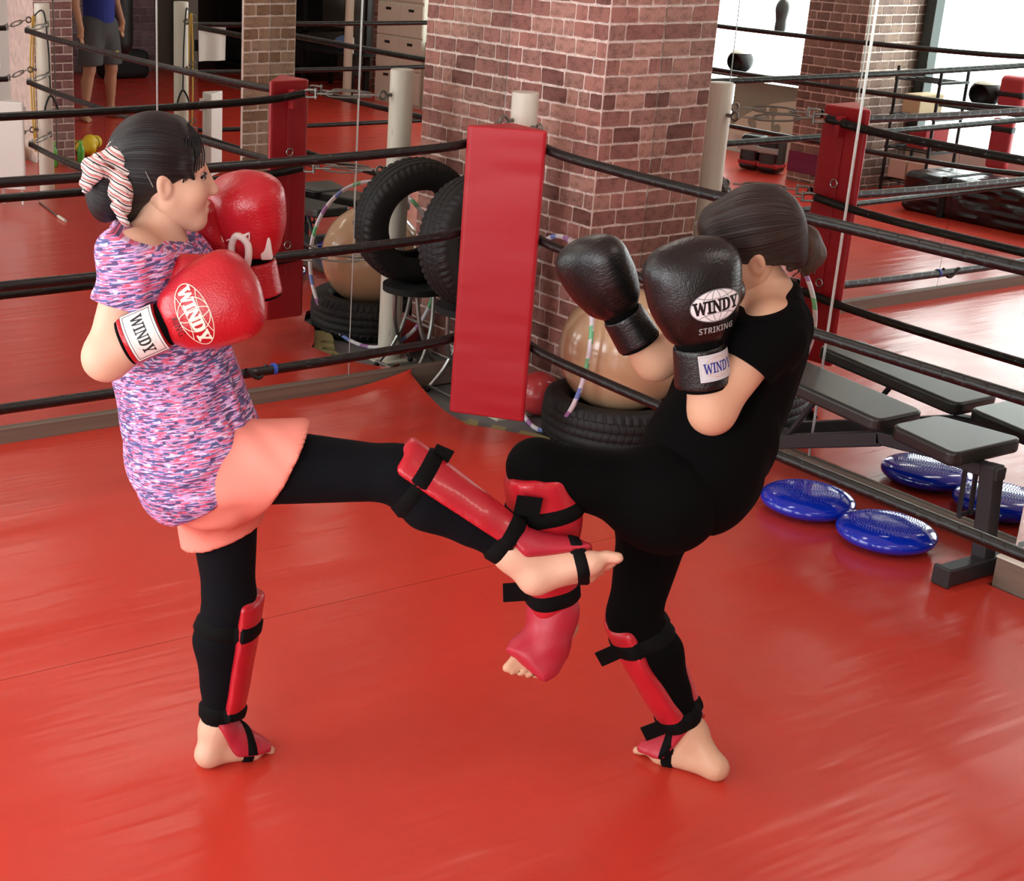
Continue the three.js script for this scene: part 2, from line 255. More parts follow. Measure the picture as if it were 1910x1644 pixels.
// red vinyl mats laid over jigsaw foam
{
  const sheet = (pts, name, parent) => {
    const s = new THREE.Shape(); pts.forEach(([x, z], i) => i ? s.lineTo(x, -z) : s.moveTo(x, -z));
    const g = new THREE.ExtrudeGeometry(s, { depth: 0.018, bevelEnabled: false }).rotateX(-Math.PI / 2).translate(0, -0.018, 0);
    const m = new THREE.Mesh(g, [M.vinyl, M.matEdge]); m.name = name; m.castShadow = m.receiveShadow = true; parent.add(m); return m;
  };
  const f = new THREE.Group(); f.name = 'floor_mat'; f.userData = { kind: 'structure', label: 'glossy red vinyl floor mat of the boxing ring', category: 'floor' }; scene.add(f);
  const back = [[-6.08, 0.026], [-1.3, 0.026], [-0.885, 0.47], [-0.905, 0.66], [-0.845, 0.735], [-0.77, 0.86], [-0.70, 0.98], [-0.68, 1.12], [-0.58, 1.27], [-0.42, 1.36], [-0.2, 1.39], [-0.026, 1.4], [-0.026, 1.899], [-6.08, 1.899]];
  sheet(back, 'mat_sheet', f);
  sheet([[-6.08, 1.901], [-0.026, 1.901], [-0.026, 2.77], [-0.29, 2.77], [-0.29, 3.41], [-0.026, 3.41], [-0.026, 6.43], [-6.08, 6.43]], 'mat_sheet', f);
  sheet([[-6.08, 6.432], [-0.2, 6.432], [-0.2, 12.75], [-6.08, 12.75]], 'mat_sheet', f);
  // lifted corner of the sheet
  const P = [], I = [], U = [], n = 12, a = V(-1.3, 0, 0.026), b = V(-0.885, 0, 0.47), c = V(-0.785, 0.0, 0.05);
  for (let i = 0; i <= n; i++) for (let j = 0; j <= n; j++) { const s = i / n, t = j / n, e = a.clone().lerp(b, t), p = e.lerp(c, s); const side = t < 0.35 ? 0 : 1; p.y = 0.055 * s * s * (1.2 - 0.4 * t); P.push(p.x, p.y, Math.max(p.z, 0.026)); U.push(p.x, -p.z); }
  for (let i = 0; i < n; i++) for (let j = 0; j < n; j++) { const o = i * (n + 1) + j; I.push(o, o + 1, o + n + 2, o, o + n + 2, o + n + 1); }
  const g = new THREE.BufferGeometry(); g.setAttribute('position', new THREE.Float32BufferAttribute(P, 3)); g.setAttribute('uv', new THREE.Float32BufferAttribute(U, 2)); g.setIndex(I); g.computeVertexNormals();
  mesh('lifted_corner', g, M.vinyl, f);
  // jigsaw foam edge peeping out under the sheet
  const s = new THREE.Shape(), pts = [[-0.96, 0.42], [-0.855, 0.46], [-0.87, 0.55], [-0.835, 0.575], [-0.81, 0.55], [-0.795, 0.6], [-0.845, 0.66], [-0.81, 0.70], [-0.765, 0.665], [-0.735, 0.72], [-0.785, 0.775], [-0.745, 0.81], [-0.70, 0.78], [-0.66, 0.86], [-0.64, 0.95], [-0.72, 1.0], [-1.0, 0.9]];
  pts.forEach(([x, z], i) => i ? s.lineTo(x, -z) : s.moveTo(x, -z));
  mesh('foam_underlay', new THREE.ExtrudeGeometry(s, { depth: 0.028, bevelEnabled: false }).rotateX(-Math.PI / 2).translate(0, -0.048, 0), M.khaki, f);
}

// ------------------------------------------------------------------ brick-papered pillars
const pillar = thing('brick_pillar', 'brick-patterned square pillar in the corner between the two mirror walls', 'pillar', [0, 0, 0]);
mesh('core', box(0.305, CEIL - CONC - 0.01, 0.657, -0.1525, (CEIL + CONC) / 2, 0.3285), M.mortar, pillar);
brickFace(pillar, V(-0.305, CONC + 0.01, 0.0), V(0, 0, 1), V(-1, 0, 0), 0.657, CEIL - CONC - 0.03, brickMats, true);
brickFace(pillar, V(-0.305, CONC + 0.01, 0.657), V(1, 0, 0), V(0, 0, 1), 0.305, CEIL - CONC - 0.03);
const pier = thing('brick_pier', 'brick-patterned pier standing out of the side mirror wall, mirror on its front', 'pillar', [0, 0, 0]);
mesh('core', box(0.185, CEIL - CONC - 0.01, 0.62, -0.0925, (CEIL + CONC) / 2, 3.09), M.mortar, pier);
mesh('mirror_panel', box(0.004, 2.15, 0.6, -0.188, 1.18, 3.09), M.mirror, pier);
mesh('baseboard', rbox(0.09, 0.15, 0.62, 0.003, -0.232, 0.025, 3.09), M.board, pier);
mesh('trim_strip', box(0.094, 0.008, 0.62, -0.232, 0.104, 3.09), M.whitePaint, pier);
brickFace(pier, V(0, CONC + 0.01, 2.78), V(-1, 0, 0), V(0, 0, -1), 0.185, CEIL - CONC - 0.03, ['#a9846c', '#947058', '#b0907a'].map((c) => mat(c, 0.8, { map: GRAIN })));
const pier2 = thing('brick_pier', 'shallow brick-patterned pier beside the white padded ring corner', 'pillar', [0, 0, 0]);
mesh('core', box(0.17, CEIL - CONC - 0.01, 0.6, -0.085, (CEIL + CONC) / 2, 6.75), M.mortar, pier2);
brickFace(pier2, V(0, CONC + 0.01, 6.45), V(-1, 0, 0), V(0, 0, -1), 0.17, CEIL - CONC - 0.03, ['#9a6b68', '#86595a', '#a07a78'].map((c) => mat(c, 0.8, { map: GRAIN })));
const column = thing('brick_column', 'large brick-patterned column between the windows', 'pillar', [0, 0, 0]);
mesh('core', box(0.75, CEIL - CONC - 0.01, 0.6, -5.725, (CEIL + CONC) / 2, 3.05), M.mortar, column);
const greyBricks = ['#8f756a', '#7d655b', '#9b8375', '#866f66'].map((c) => mat(c, 0.8, { map: GRAIN }));
brickFace(column, V(-5.35, CONC + 0.01, 3.35), V(0, 0, -1), V(1, 0, 0), 0.6, 2.1, greyBricks);
brickFace(column, V(-5.35, CONC + 0.01, 2.75), V(-1, 0, 0), V(0, 0, -1), 0.7, 2.1, greyBricks);
mesh('purple_patch', box(0.004, 0.17, 0.6, -5.345, 0.16, 3.05), mat('#7c2c52', 0.7), column);

// ------------------------------------------------------------------ ceiling lamps
const lampSpots = [[-1.45, 1.45], [-1.45, 4.3], [-3.7, 1.1], [-3.4, 7.9], [-3.0, 10.8]];
lampSpots.forEach(([x, z], i) => {
  const l = thing('ceiling_light', 'flat white fluorescent ceiling light fixture', 'lamp', [x, CEIL, z], 0, 'fluorescent lights on the ceiling');
  mesh('housing', rbox(1.24, 0.05, 0.3, 0.01, 0, -0.026, 0), M.whitePaint, l);
  mesh('lamp_diffuser', box(1.18, 0.012, 0.25, 0, -0.056, 0), M.lampGlow, l);
  areaLight(1.18, 0.25, new THREE.Color(1, 0.94, 0.84), LAMP_GLOW, V(x, CEIL - 0.07, z), V(x, 0, z + 0.0001));
});

// ------------------------------------------------------------------ boxing ring
const H = [1.215, 0.86, 0.421], HN = ['top', 'middle', 'bottom'], RZ = 0.762, RX = -0.877, RZF = 4.95, RXF = -5.0;
const corners = [{ p: V(-0.565, 0, 0.467), sx: -1, sz: 1, who: 'red padded' }, { p: V(-0.565, 0, 5.2), sx: -1, sz: -1, who: 'white padded' }, { p: V(-5.35, 0, 0.467), sx: 1, sz: 1, who: 'far' }, { p: V(-5.35, 0, 5.2), sx: 1, sz: -1, who: 'rear' }];
const pipe = (r, h) => new THREE.CylinderGeometry(r, r, h, 40);
corners.forEach((c, i) => {
  const t = thing('ring_post', ['white steel pipe ring post behind the red corner pad', 'white steel ring post behind the white corner pad', 'white steel ring post near the window wall and back mirror', 'white steel ring post by the window wall away from mirrors'][i], 'post', [c.p.x, CONC, c.p.z]);
  mesh('pipe', new THREE.LatheGeometry([[0.0571, 0], [0.0571, 1.424], [0.0545, 1.4285], [0, 1.4285]].map(([x, y]) => new THREE.Vector2(x, y)), 44), M.whitePaint, t);
  mesh('base_plate', box(0.2, 0.01, 0.2, 0, 0.005, 0), M.whitePaint, t);
  for (const h of H) for (const k of [0, 1]) {
    const d = k ? V(c.sx, 0, 0) : V(0, 0, c.sz), y = h - CONC + (k ? 0.045 : 0.02);
    mesh('eye_bolt', merge([bar(d.clone().multiplyScalar(0.05).setY(y), d.clone().multiplyScalar(0.085).setY(y), 0.009), new THREE.TorusGeometry(0.019, 0.006, 8, 20).rotateY(k ? 0 : Math.PI / 2).translate(d.x * 0.105, y, d.z * 0.105)]), M.dullSteel, t);
  }
});
// ropes: three on each side
const ropeTube = (pts, r) => { const g = tube(pts, r, 90, 12); const uv = g.attributes.uv; for (let i = 0; i < uv.count; i++) uv.setX(i, uv.getX(i) * 2); return g; };
const sideNames = ['along the back mirror', 'along the side mirror', 'opposite the back mirror', 'along the window wall'];
H.forEach((h, k) => {
  const s = 0.012;
  const runs = [
    [[-0.95, h + 0.035, 0.725], [-1.08, h + 0.012, 0.755], [-1.5, h - 0.004, RZ], [-2.9, h - s, RZ], [-4.5, h, RZ], [-4.95, h + 0.02, 0.7]],
    [[-0.84, h + 0.035, 0.86], [-0.87, h + 0.012, 1.02], [RX, h - 0.004, 1.4], [RX, h - s, 2.6], [RX, h, 4.2], [-0.85, h + 0.008, 4.75]],
    [[-0.93, h + 0.01, 4.97], [-1.4, h, RZF], [-3.0, h - s, RZF], [-4.5, h, RZF], [-4.95, h + 0.02, 4.98]],
    [[-5.06, h + 0.02, 0.85], [RXF, h, 1.4], [RXF, h - s, 2.8], [RXF, h, 4.2], [-5.06, h + 0.02, 4.75]],
  ];
  runs.forEach((r, i) => {
    const t = thing('ring_rope', HN[k] + ' black taped ring rope ' + sideNames[i], 'rope', [0, 0, 0], 0, 'boxing ring ropes');
    mesh('rope', ropeTube(r.map((p) => V(...p)), 0.0185 + 0.0015 * hash(i, k)), M.rope, t);
    if (i === 0 && k === 2) { mesh('blue_tape', bar(V(-1.92, h - 0.008, RZ), V(-1.935, h - 0.008, RZ), 0.0225, 16), mat('#2b4fb0', 0.5), t); mesh('frayed_tape', tube([V(-1.96, h + 0.012, RZ), V(-2.0, h - 0.03, RZ + 0.015), V(-2.06, h + 0.01, RZ + 0.018)], 0.009, 16, 6), M.black, t); }
    if (i === 2 && k === 0) mesh('cloth_scrap', box(0.05, 0.09, 0.004, -4.4, h - 0.06, RZF), M.whitePaint, t);
  });
});
// turnbuckles between the posts and the rope ends
function turnbuckle(a, b, label) {
  const t = thing('turnbuckle', label, 'turnbuckle', [0, 0, 0], 0, 'steel turnbuckles of the ring'), d = b.clone().sub(a), L = d.length(), z = d.clone().normalize(), x = new THREE.Vector3().crossVectors(UP, z).normalize(), y = new THREE.Vector3().crossVectors(z, x), m = new THREE.Matrix4().makeBasis(x, y, z).setPosition(a);
  const loop = []; for (const [u, w] of [[0.009, 0.22], [0.009, 0.7], [0, 0.74], [-0.009, 0.7], [-0.009, 0.22], [0, 0.18]]) loop.push(V(0, u, w * L));
  mesh('body', tube(loop, 0.0045, 60, 8, true).applyMatrix4(m), M.dullSteel, t);
  for (const [a0, b0] of [[0.02, 0.36 * L], [0.64 * L, L * 0.86]]) mesh('screw', bar(V(0, 0, a0), V(0, 0, b0), 0.0045).applyMatrix4(m), M.steel, t);
  mesh('shackle', merge([tube([V(0, 0.014, L * 0.86), V(0, 0.018, L * 0.95), V(0, 0.012, L * 1.03), V(0, -0.012, L * 1.03), V(0, -0.018, L * 0.95), V(0, -0.014, L * 0.86)], 0.006, 30, 8), bar(V(0, -0.024, L * 0.88), V(0, 0.026, L * 0.88), 0.006)]).applyMatrix4(m), M.steel, t);
}
H.forEach((h, k) => {
  const c = corners[0].p, e = corners[1].p;
  turnbuckle(V(c.x - 0.125, h + 0.045, c.z), V(-0.94, h + 0.035, 0.715), 'steel turnbuckle from the white post to the ' + HN[k] + ' rope by the back mirror');
  turnbuckle(V(c.x, h + 0.02, c.z + 0.125), V(-0.832, h + 0.035, 0.85), 'steel turnbuckle from the white post to the ' + HN[k] + ' rope by the side mirror');
  turnbuckle(V(e.x - 0.125, h + 0.045, e.z), V(-0.93, h + 0.01, 4.98), 'steel turnbuckle at the white padded corner on the ' + HN[k] + ' cross rope');
  turnbuckle(V(e.x, h + 0.02, e.z - 0.125), V(-0.85, h + 0.008, 4.77), 'steel turnbuckle at the white padded corner on the ' + HN[k] + ' side rope');
});
// corner pads: a padded wedge tied inside the ropes
function cornerPad(Lc, Rc, apex, y0, y1, m, strap, label) {
  const t = thing('corner_pad', label, 'pad', [0, 0, 0]);
  const s = new THREE.Shape(); const pts = [Lc, Rc, apex], r = 0.022, n = pts.length, q = (p) => new THREE.Vector2(p.x, -p.z);
  for (let i = 0; i < n; i++) { const p = q(pts[i]), a = q(pts[(i + n - 1) % n]).sub(p).normalize(), b = q(pts[(i + 1) % n]).sub(p).normalize(), p0 = p.clone().addScaledVector(a, r), p1 = p.clone().addScaledVector(b, r); i ? s.lineTo(p0.x, p0.y) : s.moveTo(p0.x, p0.y); s.quadraticCurveTo(p.x, p.y, p1.x, p1.y); }
  s.closePath();
  const g = new THREE.ExtrudeGeometry(s, { depth: y1 - y0 - 0.016, bevelEnabled: true, bevelSize: 0.008, bevelThickness: 0.008, bevelSegments: 3, curveSegments: 5, steps: 30 }).rotateX(-Math.PI / 2).translate(0, y0 + 0.008, 0);
  mesh('cushion', g, m, t);
  const mid = Lc.clone().add(Rc).multiplyScalar(0.5), back = apex.clone().sub(mid).setY(0).normalize();
  for (const [side, P0] of [[0.5, Lc], [0.5, Rc]]) {
    const c = P0.clone().lerp(apex, side), e0 = apex.clone().sub(P0).setY(0).normalize(), nn = V(e0.z, 0, -e0.x); if (nn.dot(back) < 0) nn.negate(); const e = new THREE.Vector3().crossVectors(UP, nn);
    const mm = new THREE.Matrix4().makeBasis(e, UP, nn).setPosition(c.clone().addScaledVector(nn, 0.011));
    mesh('strap', merge([rbox(0.026, 0.46, 0.005, 0.002, 0, y1 - 0.28, 0), rbox(0.026, 0.4, 0.005, 0.002, 0, y1 - 0.76, 0), rbox(0.026, 0.09, 0.05, 0.002, 0, y1 - 0.085, 0.02)]).applyMatrix4(mm), strap, t);
    mesh('buckle', merge([new THREE.TorusGeometry(0.018, 0.0035, 8, 20).translate(0, y1 - 0.34, 0.006), new THREE.TorusGeometry(0.018, 0.0035, 8, 20).translate(0, y1 - 0.8, 0.006)]).applyMatrix4(mm), M.chrome, t);
  }
  return t;
}
cornerPad(V(-1.1, 0, 0.79), V(-0.9, 0, 1.035), V(-0.885, 0, 0.80), 0.128, 1.305, M.padRed, M.strapRed, 'tall red vinyl corner pad hanging in front of the white ring post');
cornerPad(V(-0.93, 0, 4.66), V(-1.12, 0, 4.84), V(-0.95, 0, 4.83), 0.12, 0.74, M.padWhite, M.padWhite, 'short white corner pad of the ring corner beside the brick pier');
// ------------------------------------------------------------------ things by the ring corner
const rubber = new THREE.MeshPhysicalMaterial({ color: '#171717', roughness: 0.62, bumpMap: dataTex(512, 64, (x, y) => [((y > 0.32 && y < 0.68) && ((x * 64 + Math.abs(y - 0.5) * 3) % 1) < 0.18 ? 0 : 150) + 60 * noise(x * 100, y * 20, 100, 20)], false), bumpScale: 0.003 });
function tyreGeo(R, W, bead) {
  const h = W / 2, p = [], add = (r, y) => p.push(new THREE.Vector2(r, y));
  add(bead, -h * 0.62); add(bead + 0.012, -h * 0.78); add(bead + (R - bead) * 0.3, -h * 0.95); add(bead + (R - bead) * 0.55, -h); add(R - 0.035, -h * 0.96); add(R - 0.014, -h * 0.88);
  for (const g of [-0.55, -0.18, 0.18, 0.55]) { add(R - 0.002 * Math.abs(g) * 4, h * (g - 0.07)); add(R - 0.010, h * (g - 0.05)); add(R - 0.010, h * (g + 0.05)); add(R - 0.002 * Math.abs(g) * 4, h * (g + 0.07)); }
  add(R - 0.014, h * 0.88); add(R - 0.035, h * 0.96); add(bead + (R - bead) * 0.55, h); add(bead + (R - bead) * 0.3, h * 0.95); add(bead + 0.012, h * 0.78); add(bead, h * 0.62);
  add(bead + 0.012, h * 0.5); add(R - 0.03, h * 0.7); add(R - 0.02, 0); add(R - 0.03, -h * 0.7); add(bead + 0.012, -h * 0.5); add(bead, -h * 0.62);
  const g = new THREE.LatheGeometry(p, 160), a = g.attributes.position;
  for (let i = 0; i < a.count; i++) {                                // cross grooves on the shoulders
    const x = a.getX(i), y = a.getY(i), z = a.getZ(i), r = Math.hypot(x, z), seg = Math.round((Math.atan2(x, z) / (2 * Math.PI) + 1) * 160) % 160;
    if (r > R - 0.02 && Math.abs(y) > h * 0.6 && Math.abs(y) < h * 0.93 && seg % 3 === 0) { const s = (r - 0.009) / r; a.setXYZ(i, x * s, y, z * s); }
  }
  g.computeVertexNormals(); return g;
}
{
  const t = thing('car_tyre', 'black car tyre lying flat under the beige exercise ball', 'tyre', [-0.355, CONC, 0.985]);
  mesh('tread', tyreGeo(0.318, 0.215, 0.19).translate(0, 0.1075, 0), rubber, t);
  const u = thing('car_tyre', 'black car tyre standing upright on the pipe stool behind the red pad', 'tyre', [-0.6, 0.695, 0.25]);
  const g = tyreGeo(0.3, 0.185, 0.165).rotateX(Math.PI / 2).rotateY(0.12).rotateX(-0.1); mesh('tread', g, rubber, u);
  const b = tag(mesh('exercise_ball', new THREE.SphereGeometry(0.268, 64, 48), mat('#d8b48c', 0.2, { clearcoat: 0.8, clearcoatRoughness: 0.15 })), 'large pearly beige exercise ball resting in the flat tyre', 'ball');
  b.position.set(-0.355, 0.353, 0.985);
  const r = tag(mesh('soft_ball', new THREE.SphereGeometry(0.1, 48, 32), mat('#c23b3e', 0.35, { clearcoat: 0.3 })), 'red rubber ball on the floor behind the red corner pad', 'ball');
  r.position.set(-0.44, CONC + 0.1, 0.566);
}
{ // striped hoop leaning in the corner
  const stripes = canvasTex(1024, 64, (c, w, h) => { c.fillStyle = '#f3eef2'; c.fillRect(0, 0, w, h); const cols = ['#7fce96', '#e7e3ea', '#7f97dc', '#f2f0f4', '#b783bd', '#e9e6ee']; for (let i = 0; i < 20; i++) { c.fillStyle = cols[i % 6]; c.beginPath(); const x = i * w / 20; c.moveTo(x, 0); c.lineTo(x + 42, 0); c.lineTo(x + 62, h); c.lineTo(x + 20, h); c.fill(); } });
  stripes.wrapS = stripes.wrapT = THREE.RepeatWrapping; stripes.repeat.set(2, 1);
  const g = new THREE.TorusGeometry(0.42, 0.0105, 14, 120); const uv = g.attributes.uv; 
  const hoop = tag(mesh('fitness_hoop', g, mat('#ffffff', 0.35, { map: stripes })), 'thin fitness hoop with pastel stripes leaning behind the red pad', 'hoop');
  const n = V(0.95, -0.10, 0.29).normalize(), up = V(0.08, 1, -0.02).addScaledVector(n, -V(0.08, 1, -0.02).dot(n)).normalize();
  hoop.quaternion.setFromRotationMatrix(new THREE.Matrix4().makeBasis(new THREE.Vector3().crossVectors(up, n), up, n)); hoop.position.set(-0.535, 0.375, 0.71);
}
{ // folding pipe stool that carries the upright tyre
  const t = thing('pipe_stool', 'grey steel pipe stool with splayed legs under the upright tyre', 'stool', [-0.6, CONC, 0.22]);
  mesh('seat', new THREE.CylinderGeometry(0.155, 0.155, 0.03, 36).translate(0, 0.432, 0), M.blackMatte, t);
  for (const [sx, sz] of [[-1, -1], [-1, 1], [1, -1], [1, 1]]) {
    const l = mesh('leg', tube([V(sx * 0.05, 0.42, sz * 0.09), V(sx * 0.03, 0.25, sz * 0.11), V(-sx * 0.02, 0.12, sz * 0.13), V(-sx * 0.1, 0.016, sz * 0.15)], 0.0105, 30, 10), M.steel, t);
    mesh('rubber_foot', new THREE.SphereGeometry(0.015, 12, 8).translate(-sx * 0.1, 0.015, sz * 0.15), M.black, l);
  }
  mesh('stretcher', merge([bar(V(-0.1, 0.03, -0.15), V(-0.1, 0.03, 0.15), 0.008), bar(V(0.03, 0.25, -0.11), V(0.03, 0.25, 0.11), 0.008)]), M.steel, t);
}
{ // blue balance cushions
  const blue = mat('#0a2fbe', 0.14, { clearcoat: 0.7, clearcoatRoughness: 0.03 });
  const prof = [[0, 0.0]]; for (let i = 0; i <= 26; i++) { const a = -Math.PI / 2 + Math.PI * i / 26, c = Math.cos(a), s = Math.sin(a); prof.push([0.172 * Math.pow(Math.abs(c), 0.62), 0.043 + 0.043 * Math.sign(s) * Math.pow(Math.abs(s), 0.95)]); }
  const body = new THREE.LatheGeometry(prof.map(([x, y]) => new THREE.Vector2(x, y)), 72), tops = [];
  const yAt = (r) => { const c = Math.min(1, r / 0.172), cc = Math.pow(c, 1 / 0.62), s = Math.sqrt(Math.max(0, 1 - cc * cc)); return 0.043 + 0.043 * Math.pow(s, 0.95); };
  for (let k = 1; k < 14; k++) { const r = k * 0.0095, n = Math.round(k * 5.2); for (let i = 0; i < n; i++) { const a = i / n * Math.PI * 2 + k * 0.3; tops.push(new THREE.ConeGeometry(0.0028, 0.0042, 5, 1, true).translate(Math.sin(a) * r, yAt(r) + 0.001, Math.cos(a) * r)); } }
  for (let i = 0; i < 90; i++) { const a = i / 90 * Math.PI * 2; tops.push(new THREE.ConeGeometry(0.003, 0.006, 5, 1, true).rotateX(Math.PI).translate(Math.sin(a) * 0.125, 0.006, Math.cos(a) * 0.125)); }
  const bumps = merge(tops);
  [[-0.334, 2.03, 'round blue balance cushion nearer to the brick pillar'], [-0.318, 2.375, 'round blue balance cushion nearer to the weight bench foot']].forEach(([x, z, label], i) => {
    const t = thing('balance_cushion', label, 'cushion', [x, 0, z], i * 0.7, 'blue balance cushions on the mat');
    mesh('body', body, blue, t); mesh('bumps', bumps, blue, t).userData.kind = 'stuff';
  });
}
{ // weight bench against the side mirror
  const t = thing('weight_bench', 'black padded adjustable weight bench against the side mirror', 'bench', [-0.21, 0, 2.4]);
  const leather = new THREE.MeshPhysicalMaterial({ color: '#242623', roughness: 0.3 });
  const pad = (pts, y, th) => { const s = new THREE.Shape(), r = 0.03, n = pts.length, P = pts.map(([x, z]) => new THREE.Vector2(x, -z)); for (let i = 0; i < n; i++) { const p = P[i], a = P[(i + n - 1) % n].clone().sub(p).normalize(), b = P[(i + 1) % n].clone().sub(p).normalize(), p0 = p.clone().addScaledVector(a, r), p1 = p.clone().addScaledVector(b, r); i ? s.lineTo(p0.x, p0.y) : s.moveTo(p0.x, p0.y); s.quadraticCurveTo(p.x, p.y, p1.x, p1.y); } s.closePath(); return new THREE.ExtrudeGeometry(s, { depth: th - 0.024, bevelEnabled: true, bevelSize: 0.012, bevelThickness: 0.012, bevelSegments: 4 }).rotateX(-Math.PI / 2).translate(0, y + 0.012, 0); };
  mesh('seat_pad', pad([[-0.115, -0.06], [0.115, -0.06], [0.17, 0.225], [-0.17, 0.225]], 0.385, 0.052), leather, t);
  mesh('back_pad', pad([[-0.105, -0.78], [0.105, -0.78], [0.112, -0.135], [-0.112, -0.135]], 0, 0.052).translate(0, 0, 0.14).rotateX(0.07).translate(0, 0.385, -0.14), leather, t);
  mesh('upright', merge([beam(V(-0.02, 0.06, 0.3), V(-0.02, 0.385, 0.27), 0.055, 0.06, V(1, 0, 0)), beam(V(-0.02, 0.36, 0.31), V(-0.02, 0.36, 0.06), 0.05, 0.045)]), M.frameSteel, t);
  mesh('front_foot', merge([beam(V(-0.235, 0.034, 0.31), V(0.19, 0.034, 0.31), 0.06, 0.062), rbox(0.02, 0.07, 0.068, 0.006, -0.236, 0.036, 0.31)]), M.frameSteel, t);
  mesh('main_rail', merge([beam(V(0, 0.36, 0.08), V(0, 0.33, -0.2), 0.05, 0.05), beam(V(0, 0.33, -0.18), V(0, 0.06, -0.95), 0.05, 0.055)]), M.frameSteel, t);
  mesh('rear_foot', beam(V(-0.16, 0.034, -0.95), V(0.16, 0.034, -0.95), 0.05, 0.05), M.frameSteel, t);
  mesh('adjuster', merge([beam(V(-0.03, 0.37, 0.18), V(-0.045, 0.17, 0.2), 0.008, 0.03), beam(V(0.03, 0.37, 0.18), V(0.015, 0.17, 0.2), 0.008, 0.03), bar(V(-0.05, 0.18, 0.2), V(0.03, 0.18, 0.2), 0.008)]), M.frameSteel, t);
  mesh('support_strut', bar(V(0, 0.385, -0.5), V(0.0, 0.16, -0.64), 0.011), M.frameSteel, t);
}
{ // skipping stick on the mat
  const t = thing('handled_rod', 'thin grey rod with a white grip lying on the red mat', 'rod', [0, 0, 0]);
  mesh('rod', bar(V(-0.8, 0.006, 4.75), V(-0.87, 0.006, 4.2), 0.006), M.steel, t);
  mesh('grip', bar(V(-0.87, 0.011, 4.2), V(-0.885, 0.011, 4.03), 0.011), M.whitePaint, t);
}

// ------------------------------------------------------------------ the rest of the gym, seen in the mirrors
{ // exercise bands and towel on the white padded corner
  const b = thing('exercise_band', 'yellow rubber exercise band with black handles hanging on the white post', 'band', [-0.565, 0, 5.2]);
  mesh('band', merge([tube([V(-0.08, 1.29, -0.02), V(-0.1, 1.0, 0), V(-0.1, 0.6, 0), V(-0.085, 0.3, 0)], 0.007, 30, 8), tube([V(-0.07, 1.29, -0.02), V(-0.075, 0.9, 0.02), V(-0.07, 0.4, 0.02)], 0.007, 30, 8)]), mat('#d8b24a', 0.5), b);
  mesh('cord', tube([V(-0.07, 1.28, 0), V(-0.02, 1.33, -0.06), V(0.01, 1.1, -0.075), V(0.02, 0.72, -0.075)], 0.006, 40, 8), M.black, b);
  mesh('handle', tube([V(0.02, 0.72, -0.075), V(-0.03, 0.6, -0.085), V(0.07, 0.6, -0.085)], 0.008, 24, 8, true), M.black, b);
  const sheet = (x0, x1, z, y0, y1) => { const g = new THREE.PlaneGeometry(x1 - x0, y1 - y0, 16, 16), a = g.attributes.position; for (let i = 0; i < a.count; i++) a.setZ(i, 0.012 * Math.sin(a.getX(i) * 40) * (0.3 + 0.7 * (0.5 - a.getY(i) / (y1 - y0)))); g.computeVertexNormals(); return g.translate((x0 + x1) / 2, (y0 + y1) / 2, z); };
  tag(mesh('white_towel', sheet(-1.22, -0.98, 4.974, 0.95, 1.235), new THREE.MeshPhysicalMaterial({ color: '#e9e9e4', roughness: 0.9, side: THREE.DoubleSide })), 'small white towel hanging over the top rope by the white padded corner', 'towel');
}
{ // yellow boxing gloves and bottle on the floor by the brick pier
  const yel = mat('#e3c81f', 0.4);
  [[-0.33, 6.66, 0.4, 'yellow boxing glove lying against the brick pier'], [-0.5, 6.88, -0.7, 'yellow boxing glove with black piping lying away from the pier']].forEach(([x, z, a, label]) => {
    const t = thing('boxing_glove', label, 'glove', [x, 0, z], a, 'yellow boxing gloves on the floor');
    const f = field([ell(V(0, 0.075, -0.05), [0.068, 0.072, 0.09], null, 0), cone(V(0.05, 0.06, 0.0), V(0.055, 0.06, -0.08), 0.028, 0.026, 0.02), cone(V(0, 0.065, 0), V(0, 0.06, 0.12), 0.052, 0.058, 0.03)]);
    mesh('shell', netMesh(f, V(-0.1, -0.02, -0.17), V(0.11, 0.17, 0.2), 0.009), yel, t);
    mesh('piping', wrapBand(f, V(0, 0.065, 0.05), V(0, 0, 1), 0.018, 0.003), M.black, t);
  });
  const bo = thing('drink_bottle', 'small clear green plastic drink bottle beside the brick pier', 'bottle', [-0.12, 0, 6.2]);
  mesh('body', new THREE.LatheGeometry([[0, 0], [0.03, 0], [0.032, 0.01], [0.03, 0.06], [0.032, 0.11], [0.028, 0.14], [0.013, 0.165], [0.013, 0.18]].map(([x, y]) => new THREE.Vector2(x, y)), 24), mat('#6fce4d', 0.2, { transmission: 0.3 }), bo);
  mesh('cap', new THREE.CylinderGeometry(0.016, 0.016, 0.025, 18).translate(0, 0.19, 0), mat('#7ed957', 0.4), bo);
}
